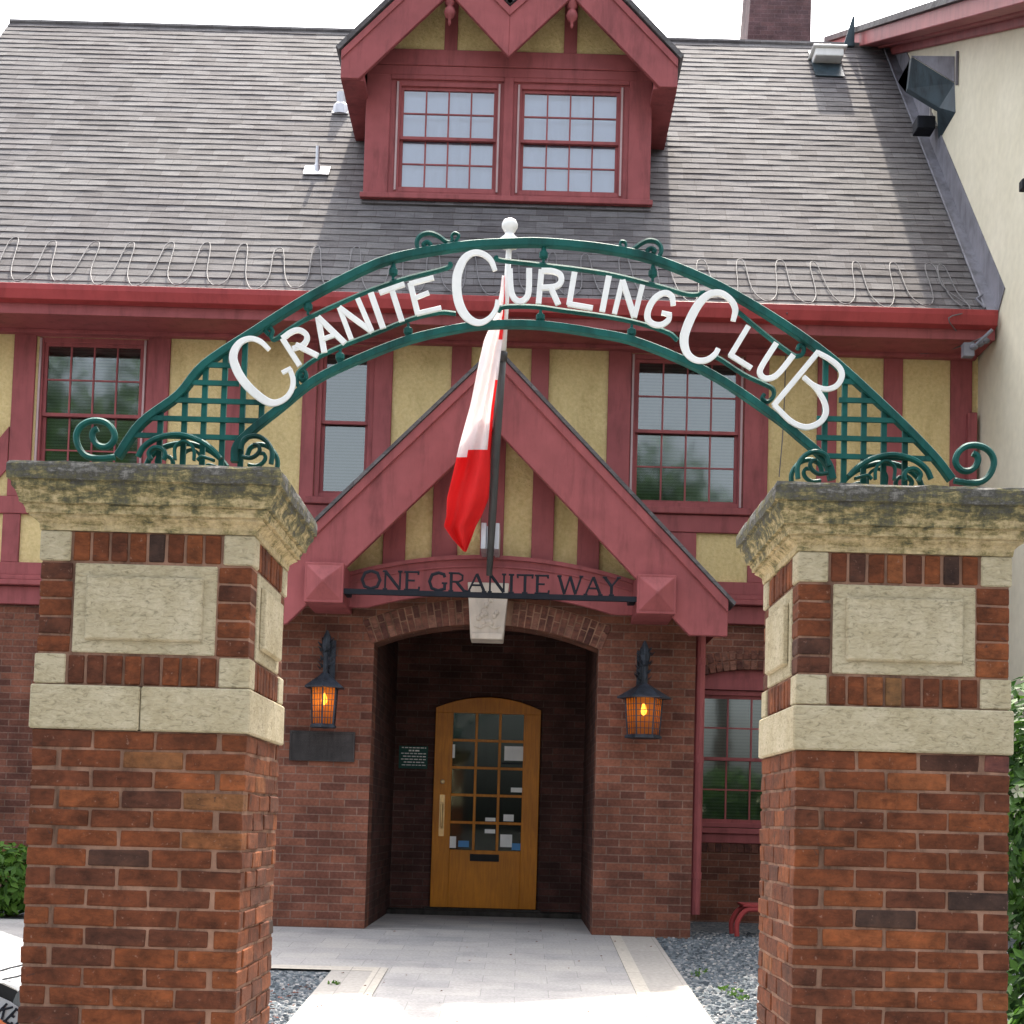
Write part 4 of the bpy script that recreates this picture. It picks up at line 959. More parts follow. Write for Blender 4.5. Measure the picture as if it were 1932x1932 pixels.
sp2 = MB(); b0_ = Vector((XA-.60, 20.2, ZR-.05)); sp2.hull8([b0_+Vector((-.09, 0, 0)), b0_+Vector((.06, 0, 0)), b0_+Vector((.06, .1, 0)), b0_+Vector((-.09, .1, 0))], [b0_+Vector((.03, 0, .42)), b0_+Vector((.06, 0, .42)), b0_+Vector((.06, .02, .42)), b0_+Vector((.03, .02, .42))])
sp2.build('ridge_flashing', M['slate'], ax)
wb = MB(); c = PX(1931, 350, XA-.03); wb.box(XA-.06, XA-.001, c.y-.06, c.y+.05, c.z-.05, c.z+.05); wb.build('wall_bracket', M['dark'], ax, bev=.006)
# wires and insulator by the eaves
wr = MB(); wr.tube(spline([V(1700, 672, YF-.12), V(1780, 662, YF-.2), V(1835, 645, YE), V(1868, 628, 15.2)], 5), .008, 5)
wr.tube(spline([V(1485, 590, YE-.15), V(1483, 660, YF-.1), V(1478, 800, YF-.1), V(1470, 900, YF-.1)], 5), .006, 5)
tag(wr.build('utility_wire', M['cable']), 'thin pale wires hanging below the gutter at the right of the facade', 'wire')
ins = MB(); c = V(1848, 650, 15.3)
for k in range(3): ins.lathe(c+Vector((-.06+k*.07, k*.03, -.03+k*.045)), [(.02, -.03), (.045, -.01), (.045, .01), (.02, .03)], 10)
ins.box(c.x-.16, c.x-.05, c.y, c.y+.1, c.z-.12, c.z+.02); ins.tube([c+Vector((-.06, 0, -.03)), V(1872, 622, 15.15)], .02, 6)
tag(ins.build('cable_anchor', M['flash']), 'grey cable anchor with insulators at the corner under the gutter', 'insulator')

# ================================================================= GATE PILLARS
def pillar(xc, label, side):
    Y0 = 5.53; L = .785; x0, x1 = xc-L/2, xc+L/2; y1 = Y0+L
    zbase = gz(Y0)-.05; t = empty('gate_pillar', (xc, Y0+L/2, zbase), label, 'pillar', 'brick and stone gate pillars carrying the arch')
    zb0, zb1 = 1.272, 1.435        # stone band
    zh0, zh1 = 1.440, 1.548        # lower soldier course
    zp0, zp1 = 1.553, 1.890        # panel
    zu0, zu1 = 1.895, 2.005        # upper soldier course
    Sx = (L-.10)/3; ph = .0719; jt = .0095
    rn = random.Random(11 if side < 0 else 29)
    def tn(): return min(1, max(0, rn.gauss(.48, .19)))
    br = MB(); c = 0; z = zb0-.004
    while z-ph > zbase:
        za, zb = z-ph+jt, z
        flip = c % 2
        # ring of bricks: pinwheel of 3 stretchers per side
        for s_ in range(4):
            for k in range(3):
                a = k*Sx+ (0 if True else 0); b = a+Sx-jt
                if flip: a, b = L-b, L-a
                pr = rn.uniform(-.0025, .0035)
                o = (x0, Y0)
                if s_ == 0: q = (x0+a, x0+b, Y0-pr, Y0+.10-jt)
                elif s_ == 2: q = (x1-b, x1-a, y1-.10+jt, y1+pr)
                elif s_ == 1: q = (x1-.10+jt, x1+pr, Y0+a, Y0+b)
                else: q = (x0-pr, x0+.10-jt, y1-b, y1-a)
                br.box(q[0], q[1], q[2], q[3], za+rn.uniform(-.0015, .0015), zb+rn.uniform(-.0015, .0015), tn(), .0028)
        z -= ph; c += 1
    # brick piers beside the panels: 4.7 courses, front and sides
    qn = .155 if side < 0 else .165
    for k in range(5):
        za = zp0+k*(zp1-zp0)/5+.003; zb = zp0+(k+1)*(zp1-zp0)/5-.004
        for fx_ in (0, 1):
            for fy_ in (0, 1):
                w1 = .125 if fx_ == 0 else .125
                xa, xb = (x0, x0+w1) if fx_ == 0 else (x1-w1, x1); ya, yb = (Y0, Y0+.125) if fy_ == 0 else (y1-.125, y1)
                br.box(xa+.001, xb-.004, ya+.001, yb-.004, za, zb, tn(), .0015)
    # soldier courses
    for za, zb in ((zh0, zh1), (zu0, zu1)):
        n = 8; wd_ = (L-2*.115)/n
        for k in range(n):
            a = .115+k*wd_+.005; b = a+wd_-.010
            br.box(x0+a, x0+b, Y0-rn.uniform(-.001, .003), Y0+.09, za+.002, zb-.002, tn(), .0015); br.box(x0+a, x0+b, y1-.09, y1, za+.002, zb-.002, tn(), .0015)
            br.box(x1-.09, x1+rn.uniform(-.001, .003), Y0+a, Y0+b, za+.002, zb-.002, tn(), .0015); br.box(x0-rn.uniform(-.001, .003), x0+.09, Y0+a, Y0+b, za+.002, zb-.002, tn(), .0015)
    bo_ = br.build('brickwork', M['pbrick'], t, bev=.0055); bo_.modifiers['bevel'].segments = 2
    mo = MB(); mo.box(x0+.005, x1-.005, Y0+.005, y1-.005, zbase, zb0-.001); mo.box(x0+.006, x1-.006, Y0+.006, y1-.006, zb1+.001, 2.006); mo.build('mortar_core', M['mortar'], t)
    bd = MB(); e = .012
    if side < 0:
        bd.box(x0-e, xc-.002, Y0-e, y1+e, zb0, zb1, .5, .001); bd.box(xc+.002, x1+e, Y0-e, y1+e, zb0, zb1, .5, .001)
    else: bd.box(x0-e, x1+e, Y0-e, y1+e, zb0, zb1)
    bd.build('stone_band', M['stone'], t, bev=.006)
    for za, zb in ((zh0, zh1), (zu0, zu1)):
        for xa, xb in ((x0-.004, x0+.110), (x1-.110, x1+.004)):
            for ya, yb in ((Y0-.004, Y0+.110), (y1-.110, y1+.004)):
                q = MB(); q.box(xa, xb, ya, yb, za-.001, zb+.001); q.build('quoin', M['stone'], t, bev=.005)
    # recessed panels on the four faces
    def panel(o, du, n_):
        # o: lower corner on the face, du: horizontal direction, n_: outward normal
        p = MB(); w_ = L-2*.13; h_ = zp1-zp0-.006; m_ = .045; o = Vector(o)+Vector((0, 0, .003)); du = Vector(du); n_ = Vector(n_); up = Vector((0, 0, 1))
        def bb(u0, u1, v0, v1, d0, d1):
            a = [o+du*u0+up*v0+n_*d0, o+du*u1+up*v0+n_*d0, o+du*u1+up*v1+n_*d0, o+du*u0+up*v1+n_*d0]; p.hull8(a, [q-n_*(d0-d1) for q in a])
        bb(0, w_, 0, h_, .002, -.03)
        def q4(i_, d): return [o+du*i_+up*i_+n_*d, o+du*(w_-i_)+up*i_+n_*d, o+du*(w_-i_)+up*(h_-i_)+n_*d, o+du*i_+up*(h_-i_)+n_*d]
        p.hull8(q4(m_, .0025), q4(m_+.007, .022))
        p.build('stone_panel', M['stone'], t, bev=.004)
    panel((x0+.13, Y0, zp0), (1, 0, 0), (0, -1, 0)); panel((x1-.13, y1, zp0), (-1, 0, 0), (0, 1, 0)); panel((x1, Y0+.13, zp0), (0, 1, 0), (1, 0, 0)); panel((x0, y1-.13, zp0), (0, -1, 0), (-1, 0, 0))
    # moulded cap : stacked square profile
    prof = [(-.03, 2.007, 0), (.006, 2.007, 0), (.008, 2.030, .1), (.020, 2.042, .15), (.036, 2.052, .2), (.036, 2.062, .25), (.048, 2.063, .3), (.050, 2.078, .35), (.056, 2.088, .4), (.056, 2.096, .45), (.068, 2.097, .5), (.069, 2.108, .5), (.074, 2.124, .55), (.082, 2.140, .65), (.092, 2.152, .7), (.094, 2.174, .78), (.106, 2.177, .9), (.109, 2.204, 1), (.108, 2.230, 1.1), (.10, 2.242, 1.2), (-.36, 2.262, 1.1)]
    cpb = MB(); nseg = 14
    def ringp(off, zz, k):
        h = L/2+off; yc = Y0+L/2; out = []
        for (ax_, ay_, bx_, by_) in ((-1, -1, 1, -1), (1, -1, 1, 1), (1, 1, -1, 1), (-1, 1, -1, -1)):
            for i in range(nseg):
                u = i/nseg; r_ = random.Random(hash((round(ax_*9), round(ay_*9), i, k, side)) & 0xffff)
                j1 = r_.uniform(-.0022, .0022) if 1 < k < len(prof)-1 else 0
                out.append(Vector((xc+(ax_*(1-u)+bx_*u)*(h+j1), yc+(ay_*(1-u)+by_*u)*(h+j1), zz+j1)))
        return out
    rings = [ringp(o_, z_, k) for k, (o_, z_, tt_) in enumerate(prof)]; n4 = nseg*4
    base = len(cpb.v)
    for rg in rings: cpb.v += rg
    for k in range(len(prof)-1):
        for j in range(n4):
            cpb.f.append([base+k*n4+j, base+k*n4+(j+1) % n4, base+(k+1)*n4+(j+1) % n4, base+(k+1)*n4+j]); cpb.uv.append(None); cpb.t.append(min(1, max(0, prof[k][2]))); cpb.mi.append(0)
    cpb.f.append([base+(len(prof)-1)*n4+j for j in range(n4)]); cpb.uv.append(None); cpb.t.append(1); cpb.mi.append(0)
    cpb.build('stone_cap', M['cap'], t, tri=False)
    return t
pillar(-1.402, 'left brick gate pillar with a mossy stone cap and two-piece stone band', -1)
pillar(1.398, 'right brick gate pillar with a mossy stone cap and one-piece stone band', 1)

# ================================================================= ARCH SIGN
YA = 5.92
arch = empty('arch_sign', (.05, YA, 2.262), 'green wrought-iron arch over the gateway with white letters reading Granite Curling Club', 'arch sign')
def S(pts, dy=0): return [V(a, b, YA+dy) for a, b in pts]
outer = [(222, 863), (267, 799), (337, 746), (386, 689), (485, 623), (581, 563), (686, 509), (742, 488), (806, 475), (886, 463.5), (966, 459), (1033, 459), (1150, 471), (1249, 495), (1381, 554), (1541.6, 657), (1670, 770), (1758, 858), (1795, 905)]
inner = [(443, 872), (447, 842), (475, 813), (529, 770), (596, 717), (686, 674), (776, 640), (866, 620), (930, 613), (1021, 614), (1120, 628), (1206, 647), (1341, 706), (1461, 786), (1510, 826), (1545, 856), (1563, 879), (1570, 905)]
OC = spline(S(outer), 5); IC = spline(S(inner), 5)
mb = MB(); mb.tube(OC, .0165, 8, ry=.022, sq=True); mb.build('outer_arch_bar', M['green'], arch, smooth=False)
mb = MB(); mb.tube(IC, .0155, 8, ry=.022, sq=True); mb.build('inner_arch_bar', M['green'], arch)
def rail(pts, r=.0095, name='guide_rail'): mb = MB(); mb.tube(spline(S(pts, .004), 4), r, 6, ry=.014); mb.build(name, M['green'], arch)
def zc(l): return [(386.4+x*.3, 386.4+y*.3) for x, y in l]
def zd(l): return [(901.6+x*.4, 418.6+y*.4) for x, y in l]
rail([(508, 632), (501, 624), (507, 618), (514, 624), (512, 636), (520, 640), (548, 620), (590, 596), (686, 553), (761, 527), (842, 506), (850, 496)])
rail([(936, 484), (944, 491), (1022, 500), (1142, 516), (1242, 540), (1300, 556), (1330, 552)])
rail([(1385, 584), (1394, 590), (1442, 630), (1490, 666), (1503, 672), (1514, 668), (1516, 656), (1508, 652), (1505, 660)])
rail([(572, 706), (566, 712), (570, 718), (577, 714), (576, 702), (566, 700), (560, 716), (563, 728), (572, 732)])
rail([(560, 712), (566, 700), (596, 677), (641, 655), (702, 631), (776, 602), (830, 590), (860, 592)])
rail([(940, 588), (952, 579), (1010, 579), (1062, 586), (1142, 597), (1206, 610), (1261, 628), (1278, 642)])
rail([(1340, 678), (1352, 674), (1402, 706), (1440, 724), (1458, 734), (1459, 748), (1448, 758), (1438, 752), (1442, 744)])
kn = MB()
def curve_pt(C, px, py):
    c = V(px, py, YA); return min(C, key=lambda q: (q-c).length)
for px, py, s_ in ((581.5, 578, -1), (742, 512, -1), (1025.6, 480, -1), (1231.6, 515, -1), (770, 626, 1), (641.5, 674, 1), (1019.6, 600, 1), (1191.6, 628, 1), (503, 640, -1), (1395, 590, -1)):
    if (px, py) in ((503, 640), (1395, 590)): continue
    kb = MB(); c = V(px, py, YA); pr = [(.006, -.034), (.006, -.022), (.018, -.012), (.018, .006), (.012, .014), (.006, .034)]
    if s_ > 0: pr = [(r_, -h) for r_, h in pr[::-1]]
    kb.lathe(c, pr, 10); kb.build('knob', M['green'], arch, smooth=False)
def scroll(pts, r=.0095, dy=0, ry=.013, name='scroll'):
    mb = MB(); mb.tube(spline(S(pts, dy), 5), r, 6, ry=ry); mb.build(name, M['green'], arch)
# crown scrolls
scroll([(856, 461), (862, 452), (866, 444), (858, 440), (852, 446), (855, 456)], .006)
scroll([(855, 458), (842, 456), (828, 446), (812, 440), (796, 443), (787, 454), (788, 467), (798, 475), (809, 472), (813, 463), (806, 457), (799, 462), (802, 467)])
scroll([(1176, 473), (1170, 463), (1172, 456), (1180, 458), (1181, 468)], .006)
scroll([(1181, 474), (1192, 472), (1206, 462), (1222, 454), (1238, 456), (1247, 467), (1246, 480), (1236, 488), (1224, 484), (1221, 474), (1228, 469), (1235, 473), (1232, 478)])
# base scrolls, drawn on the left and mirrored about the middle of the gate
MXc = (V(222, 863, YA).x+V(1795, 905, YA).x)/2
def z2(l): return [(128.8+x*.2667, 740.6+y*.2667) for x, y in l]
ZT_ = 2.262
def base_scroll(l, r, dy=0, ry=.016, flat=True):
    P_ = [V(a, b, YA) for a, b in z2(l)]
    for q in P_: q.y += dy; q.z = max(q.z, ZT_-.004)
    for s_ in (0, 1):
        C_ = [Vector((2*MXc-q.x if s_ else q.x, q.y, q.z)) for q in P_]
        mb = MB(); mb.tube(spline(C_, 5), r*(1.35 if len(l) > 8 else 1.1), 8, ry=ry); mb.build('scroll', M['green'], arch)
for dy in (-.03,):
    base_scroll([(345, 470), (240, 480), (150, 465), (95, 410), (72, 330), (95, 265), (150, 225), (215, 213), (280, 228), (325, 270), (343, 325), (325, 370), (285, 398), (235, 392), (200, 360), (185, 320), (195, 285), (225, 270)], .0095, dy)
for dy in (-.035, .10):
    base_scroll([(1230, 420), (1255, 350), (1310, 325), (1370, 332), (1425, 375), (1452, 440), (1445, 520)], .009, dy); base_scroll([(1240, 470), (1300, 478), (1345, 455), (1365, 420), (1352, 390), (1320, 385)], .0075, dy)
    base_scroll([(510, 470), (545, 405), (620, 350), (710, 322), (800, 315), (890, 335), (975, 375), (1045, 430), (1090, 485)], .0085, dy)
    base_scroll([(600, 490), (585, 445), (610, 412), (650, 405), (690, 425), (700, 460), (690, 490)], .0085, dy)
    base_scroll([(770, 490), (768, 410), (800, 372), (840, 362), (882, 385), (903, 430), (902, 495)], .006, dy); base_scroll([(925, 495), (955, 470), (1000, 480), (1045, 497)], .006, dy)
# lattices in two layers
def zat(C, x):
    for a, b in zip(C, C[1:]):
        if min(a.x, b.x) <= x <= max(a.x, b.x) and abs(a.x-b.x) > 1e-6: return a.z+(b.z-a.z)*(x-a.x)/(b.x-a.x)
    return None
def xat(C, z, side):
    r_ = [a.x+(b.x-a.x)*(z-a.z)/(b.z-a.z) for a, b in zip(C, C[1:]) if min(a.z, b.z) <= z <= max(a.z, b.z) and abs(a.z-b.z) > 1e-6]
    if not r_: return None
    return min(r_) if side < 0 else max(r_)
for side in (-1, 1):
    for dy, layer in ((.0, 0),):
        if side < 0: vx = [V(p_, 800, YA).x for p_ in (302, 347, 383.5, 420, 456, 492)]; hz = [V(400, p_, YA).z for p_ in (690, 724, 758, 793, 826)]; lim = V(500, 800, YA).x
        else: vx = [V(p_, 840, YA).x for p_ in (1556, 1593, 1630, 1668, 1708)]; hz = [V(1620, p_, YA).z for p_ in (722, 757, 793, 829, 863)]; lim = V(1540, 800, YA).x
        mb = MB()
        for x in vx:
            zt = zat(OC, x); zi_ = zat(IC, x); z0 = ZT_
            if zi_ is not None and ((side < 0 and x > V(455, 850, YA).x) or (side > 0 and x < V(1556, 850, YA).x)): z0 = zi_
            if side < 0 and x > V(480, 800, YA).x: zt = V(490, 752, YA).z
            if zt and zt-z0 > .02: mb.box(x-.0105, x+.0105, YA+dy-.002, YA+dy+.016, z0, zt)
        mb.build('lattice', M['green'], arch)
        mb = MB()
        for z in hz:
            xo_ = xat(OC, z, side); xi_ = xat(IC, z, side)
            if xo_ is None: continue
            if side < 0:
                xe = min(lim, xi_) if xi_ is not None else lim
                if z > V(400, 730, YA).z: xe = min(xe, V(438, 700, YA).x if z > V(400, 700, YA).z else V(452, 720, YA).x)
                if xe > xo_: mb.box(xo_, xe, YA+dy-.016, YA+dy-.0025, z-.0098, z+.0098)
            else:
                xe = max(lim, xi_) if xi_ is not None else lim
                if z > V(1620, 775, YA).z: xe = max(xe, V(1582, 760, YA).x)
                if xe < xo_: mb.box(xe, xo_, YA+dy-.016, YA+dy-.0025, z-.0098, z+.0098)
        mb.build('lattice', M['green'], arch)
# letters
YL = YA-.022
def letter(strokes, conv, ww, sm=False):
    """strokes: list of (points, widths or None, smooth?)"""
    mb = MB(); k = .3 if conv is zc else .4
    for i, (pts, wds, smf) in enumerate(strokes):
        P3 = [V(a, b, YL) for a, b in conv(pts)]
        for q in P3: q.y -= .0012*i
        if wds is None: wl = [ww]*len(pts)
        else: wl = wds
        if smf:
            W3 = spline([Vector((w__, 0, 0)) for w__ in wl], 5); P3 = spline(P3, 5); wl = [w__.x for w__ in W3]
        wl = [w__*1.12*k/2/481.4 for w__ in wl]      # zoom px to metres
        # flat-ish section with rounded ends, extended by a little so joints close
        mb.tube(P3, wl, 8, ry=.0065+.0005*i, sq=True)
    mb.build('letter', M['white'], arch)
letter([([(405, 912), (352, 862), (290, 842), (230, 862), (190, 912), (180, 972), (207, 1050), (257, 1125), (322, 1190), (392, 1238), (452, 1246), (515, 1212), (550, 1155), (555, 1095), (535, 1035)], [26, 30, 30, 36, 44, 48, 52, 52, 50, 46, 38, 32, 30, 30, 28], True), ([(486, 1058), (545, 1028)], [24, 24], False)], zc, 30)
R27 = 38
letter([([(488, 842), (597, 1012)], None, False), ([(488, 842), (548, 800), (595, 790), (636, 815), (642, 850), (615, 885), (553, 908)], None, True), ([(572, 882), (712, 952)], None, False)], zc, 32)
letter([([(712, 708), (752, 930)], None, False), ([(712, 708), (882, 872)], None, False), ([(742, 848), (812, 822)], [26, 26], False)], zc, 34)
letter([([(922, 848), (846, 648)], None, False), ([(846, 648), (1052, 800)], [32, 32], False), ([(1052, 800), (962, 592)], None, False)], zc, 30)
letter([([(1044, 555), (1122, 778)], None, False)], zc, 36)
letter([([(1172, 522), (1240, 735)], None, False), ([(1098, 556), (1256, 500)], [30, 30], False)], zc, 34)
letter([([(1292, 492), (1340, 690)], None, False), ([(1288, 500), (1440, 460)], [28, 28], False), ([(1316, 592), (1410, 554)], [26, 26], False), ([(1332, 688), (1488, 652)], [28, 28], False)], zc, 34)
letter([([(1826, 415), (1800, 352), (1752, 312), (1694, 302), (1634, 338), (1594, 420), (1584, 500), (1594, 600), (1628, 682), (1682, 732), (1740, 742), (1796, 710), (1832, 655), (1842, 600)], [26, 32, 34, 34, 44, 52, 54, 54, 52, 44, 36, 30, 28, 26], True)], zc, 30)
letter([([(150, 222), (156, 320), (172, 362), (200, 376), (228, 360), (240, 322), (242, 220)], None, True)], zd, 26)
letter([([(300, 226), (286, 386)], None, False), ([(300, 232), (352, 234), (388, 250), (392, 282), (366, 306), (296, 312)], None, True), ([(344, 312), (380, 392)], None, False)], zd, 25)
letter([([(456, 238), (430, 392)], None, False), ([(424, 388), (542, 408)], [23, 23], False)], zd, 25)
letter([([(618, 256), (586, 424)], None, False)], zd, 26)
letter([([(644, 434), (682, 276)], None, False), ([(682, 276), (738, 452)], [25, 25], False), ([(738, 452), (776, 300)], None, False)], zd, 23)
letter([([(922, 395), (914, 352), (880, 336), (834, 362), (804, 415), (802, 460), (830, 484), (866, 486), (898, 464), (904, 434)], [22, 25, 25, 27, 28, 28, 26, 25, 24, 22], True), ([(866, 430), (912, 440)], [20, 20], False)], zd, 25)
letter([([(1204, 468), (1214, 412), (1190, 366), (1140, 336), (1082, 348), (1032, 402), (988, 492), (972, 560), (988, 622), (1030, 654), (1080, 652), (1118, 625), (1134, 598)], [22, 26, 26, 28, 32, 38, 40, 38, 32, 28, 26, 24, 22], True)], zd, 26)
letter([([(1276, 492), (1190, 634)], None, False), ([(1186, 626), (1290, 692)], [23, 23], False)], zd, 24)
letter([([(1408, 572), (1344, 672), (1330, 712), (1352, 738), (1392, 734), (1428, 704), (1488, 628)], None, True)], zd, 25)
letter([([(1607, 612), (1394, 868)], None, False), ([(1600, 616), (1660, 650), (1706, 690), (1716, 732), (1690, 775), (1640, 790), (1582, 770), (1535, 730)], [20, 22, 23, 24, 24, 22, 20, 18], True), ([(1535, 735), (1592, 785), (1632, 848), (1640, 905), (1608, 950), (1545, 970), (1475, 942), (1395, 864)], [18, 20, 23, 25, 26, 25, 24, 22], True)], zd, 24)

# ================================================================= PLANTS
def leafball(mb, c, rad, n, size, flat=.8, rnd=random):
    for _ in range(n):
        while True:
            d = Vector((rnd.uniform(-1, 1), rnd.uniform(-1, 1), rnd.uniform(-1, 1)))
            if .15 < d.length < 1: break
        d = d*(.6+.4/d.length*.9) if d.length < .5 else d
        p = Vector(c)+Vector((d.x*rad[0], d.y*rad[1], d.z*rad[2])); s_ = size*rnd.uniform(.6, 1.3)
        n1 = (d+Vector((rnd.uniform(-.7, .7), rnd.uniform(-.7, .7), rnd.uniform(-.3, .9)))).normalized()
        u = n1.cross(Vector((rnd.uniform(-1, 1), rnd.uniform(-1, 1), rnd.uniform(-1, 1)))).normalized(); v = n1.cross(u)
        mb.face([p-u*s_, p-v*s_*.45+n1*s_*.1, p+u*s_, p+v*s_*.45+n1*s_*.1], tint=rnd.random())
def bush(name, label, cat, blobs, mleaf, size, stems, flowers=0):
    zmin = min(b[0][2]-b[1][2] for b in blobs); cx_ = sum(b[0][0] for b in blobs)/len(blobs); cy_ = sum(b[0][1] for b in blobs)/len(blobs)
    t = empty(name, (cx_, cy_, gz(cy_)), label, cat); mb = MB()
    for c, r_, n in blobs: leafball(mb, c, r_, n, size)
    mb.build('foliage', mleaf, t, recalc=False)
    mb = MB()
    for k in range(stems):
        b = random.choice(blobs); x, y = b[0][0]+random.uniform(-.5, .5)*b[1][0], b[0][1]+random.uniform(-.5, .5)*b[1][1]
        mb.tube([(cx_+(x-cx_)*.4, cy_+(y-cy_)*.4, gz(cy_)-.05), (x, y, b[0][2]*.5), (x+random.uniform(-.1, .1), y, b[0][2]+b[1][2]*.5)], [.018, .012, .005], 5)
    mb.build('stem', M['bark'], t)
    if flowers:
        mb = MB()
        for _ in range(flowers):
            c, r_, n = random.choice(blobs); a = random.uniform(2.2, 4.6); zz = random.uniform(-.8, .9)
            p = Vector((c[0]+math.cos(a)*r_[0]*1.0, c[1]+math.sin(a)*r_[1]*1.0, c[2]+zz*r_[2])); 
            for k in range(5):
                b = k*1.2566; s_ = .03; d = Vector((math.cos(b)*s_, -.012, math.sin(b)*s_)); e_ = Vector((math.cos(b+.9)*s_, -.012, math.sin(b+.9)*s_))
                mb.face([p, p+d, (p+(d+e_)*.75), p+e_])
        mb.build('blossom', M['petal'], t, recalc=False)
    return t
bush('green_shrub', 'low bright green leafy shrub at the left against the brick wall', 'shrub', [((-4.75, 13.95, .33), (.55, .45, .34), 1500), ((-4.25, 14.1, .42), (.35, .35, .36), 900), ((-5.3, 14.0, .30), (.5, .4, .32), 900), ((-4.45, 14.6, .72), (.25, .25, .25), 160)], M['leaf'], .055, 14)
bush('flowering_hedge', 'tall dark green hedge with pale blossoms behind the right gate pillar', 'hedge', [((3.35, 8.6, .9), (.85, .7, .75), 5200), ((3.3, 8.8, 1.5), (.7, .6, .50), 2600), ((3.3, 8.4, .15), (.9, .7, .6), 3600), ((4.2, 8.9, .9), (.8, .7, 1.0), 2200), ((2.95, 7.7, -.15), (.5, .5, .45), 1300)], M['leaf_dark'], .045, 24, 34)
def street_tree(x, y, zc_, r_, label, sd):
    rn = random.Random(sd); t = empty('street_tree', (x, y, -.95), label, 'tree'); mb = MB()
    for k in range(26):
        a = rn.uniform(0, 6.28); e = rn.uniform(-.9, .95); q = r_*rn.uniform(.45, .95)
        c = (x+math.cos(a)*math.cos(e)*q, y+math.sin(a)*math.cos(e)*q, zc_+math.sin(e)*q*.9)
        leafball(mb, c, (r_*.36, r_*.36, r_*.28), 420, .17, rnd=rn)
    mb.build('crown', M['leaf_dark'], t, recalc=False)
    mb = MB(); mb.tube([(x, y, -1.0), (x+.1, y, 1.5), (x, y+.1, zc_-r_*.6), (x+.2, y, zc_+r_*.3)], [.34, .27, .2, .06], 10)
    for k in range(7):
        a = k*.9; mb.tube([(x, y, zc_-r_*.7+k*.3), (x+math.cos(a)*r_*.4, y+math.sin(a)*r_*.4, zc_-r_*.2+k*.25), (x+math.cos(a)*r_*.75, y+math.sin(a)*r_*.75, zc_+k*.3)], [.11, .07, .02], 6)
    mb.build('trunk', M['bark'], t); return t
street_tree(6.0, -13, 8.8, 4.6, 'broad leafy tree across the street, mirrored in the upper right window', 5)
street_tree(-13.5, -13, 12.0, 5.6, 'taller leafy tree across the street, mirrored in the upper left window', 9)
# small weeds in the right gravel bed
wd_ = MB()
for (px, py) in ((1325, 1835), (1310, 1842), (1390, 1872), (1402, 1885), (1380, 1880), (1368, 1868), (690-60, 1858)):
    g_ = GP(px, py); leafball(wd_, (g_.x, g_.y, g_.z+.015), (.05, .05, .02), 16, .02)
tag(wd_.build('ground_weeds', M['leaf'], recalc=False), 'small yellow-green weeds sprouting in the gravel', 'weeds', kind='stuff')
lv = MB()
for k in range(70):
    x, y = random.uniform(XL-.6, XL-.02), random.uniform(8.8, 10.4); s_ = random.uniform(.012, .024); a = random.uniform(0, 3)
    lv.face([(x-s_*math.cos(a), y-s_*math.sin(a), gz(y)+.012), (x+s_*.5*math.sin(a), y-s_*.5*math.cos(a), gz(y)+.02), (x+s_*math.cos(a), y+s_*math.sin(a), gz(y)+.012), (x-s_*.5*math.sin(a), y+s_*.5*math.cos(a), gz(y)+.018)])
for k in range(46):
    x, y = random.uniform(XL+.1, XR+.5), random.uniform(9.2, 13.9); s_ = random.uniform(.008, .018); a = random.uniform(0, 3)
    lv.face([(x-s_*math.cos(a), y-s_*math.sin(a), gz(y)+.008), (x+s_*.5*math.sin(a), y-s_*.5*math.cos(a), gz(y)+.014), (x+s_*math.cos(a), y+s_*math.sin(a), gz(y)+.008), (x-s_*.5*math.sin(a), y+s_*.5*math.cos(a), gz(y)+.012)])
tag(lv.build('fallen_leaves', paint('dry_leaves', (.20, .07, .045), .8, .3), recalc=False), 'small dry reddish leaves fallen on the path and the left gravel bed', 'leaves', kind='stuff')

# ================================================================= RED STAND by the wall
rs = empty('red_metal_stand', (1.98, 14.1, 0), 'low red metal stand on the gravel under the right ground-floor window', 'stand')
a = V(1390, 1786, 13.95); a.z = 0.0; zt = .25
mb = MB(); mb.tube(spline([(a.x, 13.95, a.z), (a.x+.0, 13.95, a.z+.12), (a.x+.07, 13.95, zt-.02), (a.x+.18, 13.95, zt), (a.x+.42, 13.95, zt), (a.x+.53, 13.95, zt-.02), (a.x+.60, 13.95, a.z+.12), (a.x+.60, 13.95, a.z)], 5), .024, 8); mb.build('hoop', M['red_dark'], rs)
mb = MB(); mb.tube(spline([(a.x, 14.30, a.z), (a.x+.0, 14.30, a.z+.12), (a.x+.07, 14.30, zt-.02), (a.x+.18, 14.30, zt), (a.x+.42, 14.30, zt), (a.x+.53, 14.30, zt-.02), (a.x+.60, 14.30, a.z+.12), (a.x+.60, 14.30, a.z)], 5), .024, 8); mb.build('hoop', M['red_dark'], rs)
mb = MB(); mb.box(a.x+.05, a.x+.55, 13.93, 14.32, zt+.024, zt+.045); mb.build('top', M['red_dark'], rs)

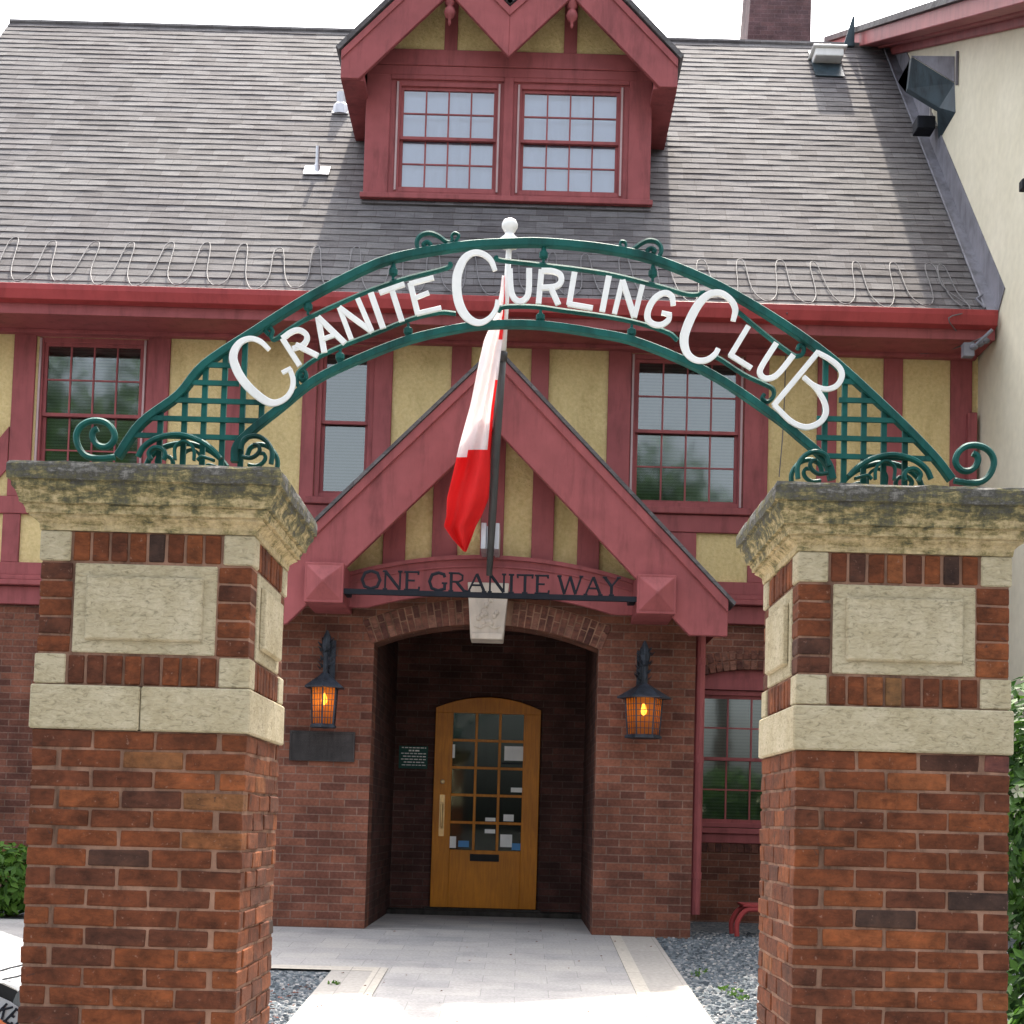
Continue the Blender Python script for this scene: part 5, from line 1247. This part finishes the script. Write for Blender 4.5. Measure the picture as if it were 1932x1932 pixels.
# ================================================================= WHITE CAR, mostly behind the left pillar
yc = 7.0
car = empty('parked_car', (-3.6, yc+.85, gz(yc)), 'white parked car with dark lettering, mostly hidden behind the left gate pillar', 'car')
zg = gz(yc)-.0
body = [(-5.9, .28), (-5.92, .62), (-5.8, .80), (-5.5, .84), (-4.9, 1.20), (-3.9, 1.22), (-3.3, .80), (-2.75, .62), (-2.40, .545), (-2.05, .47), (-1.85, .38), (-1.82, .22), (-2.05, .20), (-5.3, .20)]
mb = MB(); bx = [(x, z+zg) for x, z in body]; ccx, ccz = -3.7, .55+zg
def shrink(pl_, k, kz=1): return [(ccx+(x-ccx)*k, ccz+(z-ccz)*kz) for x, z in pl_]
r0 = [(x, yc, z) for x, z in shrink(bx, .985, .95)]; r1 = [(x, yc+.08, z) for x, z in bx]; r2 = [(x, yc+1.42, z) for x, z in bx]; r3 = [(x, yc+1.50, z) for x, z in shrink(bx, .985, .95)]
mb.hull8(r0, r1); mb.hull8(r1, r2); mb.hull8(r2, r3)
bo = mb.build('body', M['car_white'], car, tri=True, bev=.02)
for (cx_) in (-2.42, -4.95):
    for yy in (yc-.012, yc+1.35):
        mb = MB(); mb.lathe((cx_, yy+.17, zg+.27), [(.27, 0), (.27, .17)], 24, axis='y'); wh = mb.build('wheel', M['rubber'], car)
        mb = MB(); mb.lathe((cx_, yy, zg+.27), [(.18, 0), (.16, .012), (.05, .02)], 16, axis='y'); mb.build('rim', M['silver'], wh)
mb = MB(); mb.prism([(-5.35, .84+zg), (-4.88, 1.13+zg), (-3.95, 1.15+zg), (-3.5, .84+zg)], yc-.004, yc+.003); mb.build('side_window', M['glass'], car)
mb = MB()      # crease lines along the wing
for (q) in ([(0, 1832), (20, 1826), (38, 1822), (62, 1814)], [(5, 1848), (30, 1843), (50, 1838), (70, 1832)]):
    mb.tube([V(a_, b_, yc-.004) for a_, b_ in q], .004, 4)
mb.build('body_crease', M['grey_trim'], car)
mb = MB()      # dark headlamp wedge and lettered panel
w4 = [V(22, 1896, yc-.02), V(30, 1876, yc-.02), V(44, 1858, yc-.02), V(66, 1840, yc-.02), V(66, 1905, yc-.02), V(40, 1900, yc-.02)]
mb.hull8(w4, [p+Vector((0, .03, 0)) for p in w4]); mb.build('air_intake', M['grey_trim'], car, tri=True)
mb = MB(); w5 = [V(-30, 1868, yc-.03), V(18, 1890, yc-.03), V(70, 1925, yc-.03), V(70, 2010, yc-.03), V(-40, 2010, yc-.03)]
mb.hull8(w5, [p+Vector((0, .012, 0)) for p in w5]); mb.build('lettered_panel', M['car_white'], car, tri=True)
mb = MB(); x = 0
o5 = V(-12, 1914, yc-.034); du = (V(40, 1945, yc-.034)-o5).normalized(); dv = Vector((du.z, 0, -du.x))*-1
if dv.z < 0: dv = -dv
dv = (dv+du*.25).normalized()
for c in 'KEIS':
    wq, sts = FONT[c]
    for i, (pts, hv) in enumerate(sts): mb.tube([o5+du*(x+p[0]*.055)+dv*(p[1]*.075)-Vector((0, .0008*i, 0)) for p in pts], .0058, 5, ry=.004)
    x += wq*.06
mb.build('lettering', M['dark'], car)
mb = MB(); q = V(2, 1925, yc-.036); mb.hull8([V(-8, 1918, yc-.036), V(14, 1932, yc-.036), V(14, 1950, yc-.036), V(-8, 1950, yc-.036)], [p+Vector((0, .004, 0)) for p in [V(-8, 1918, yc-.036), V(14, 1932, yc-.036), V(14, 1950, yc-.036), V(-8, 1950, yc-.036)]]); mb.build('sticker', M['orange'], car)
# ================================================================= HAZE-free: clear midday air
print('objects', len(bpy.data.objects))
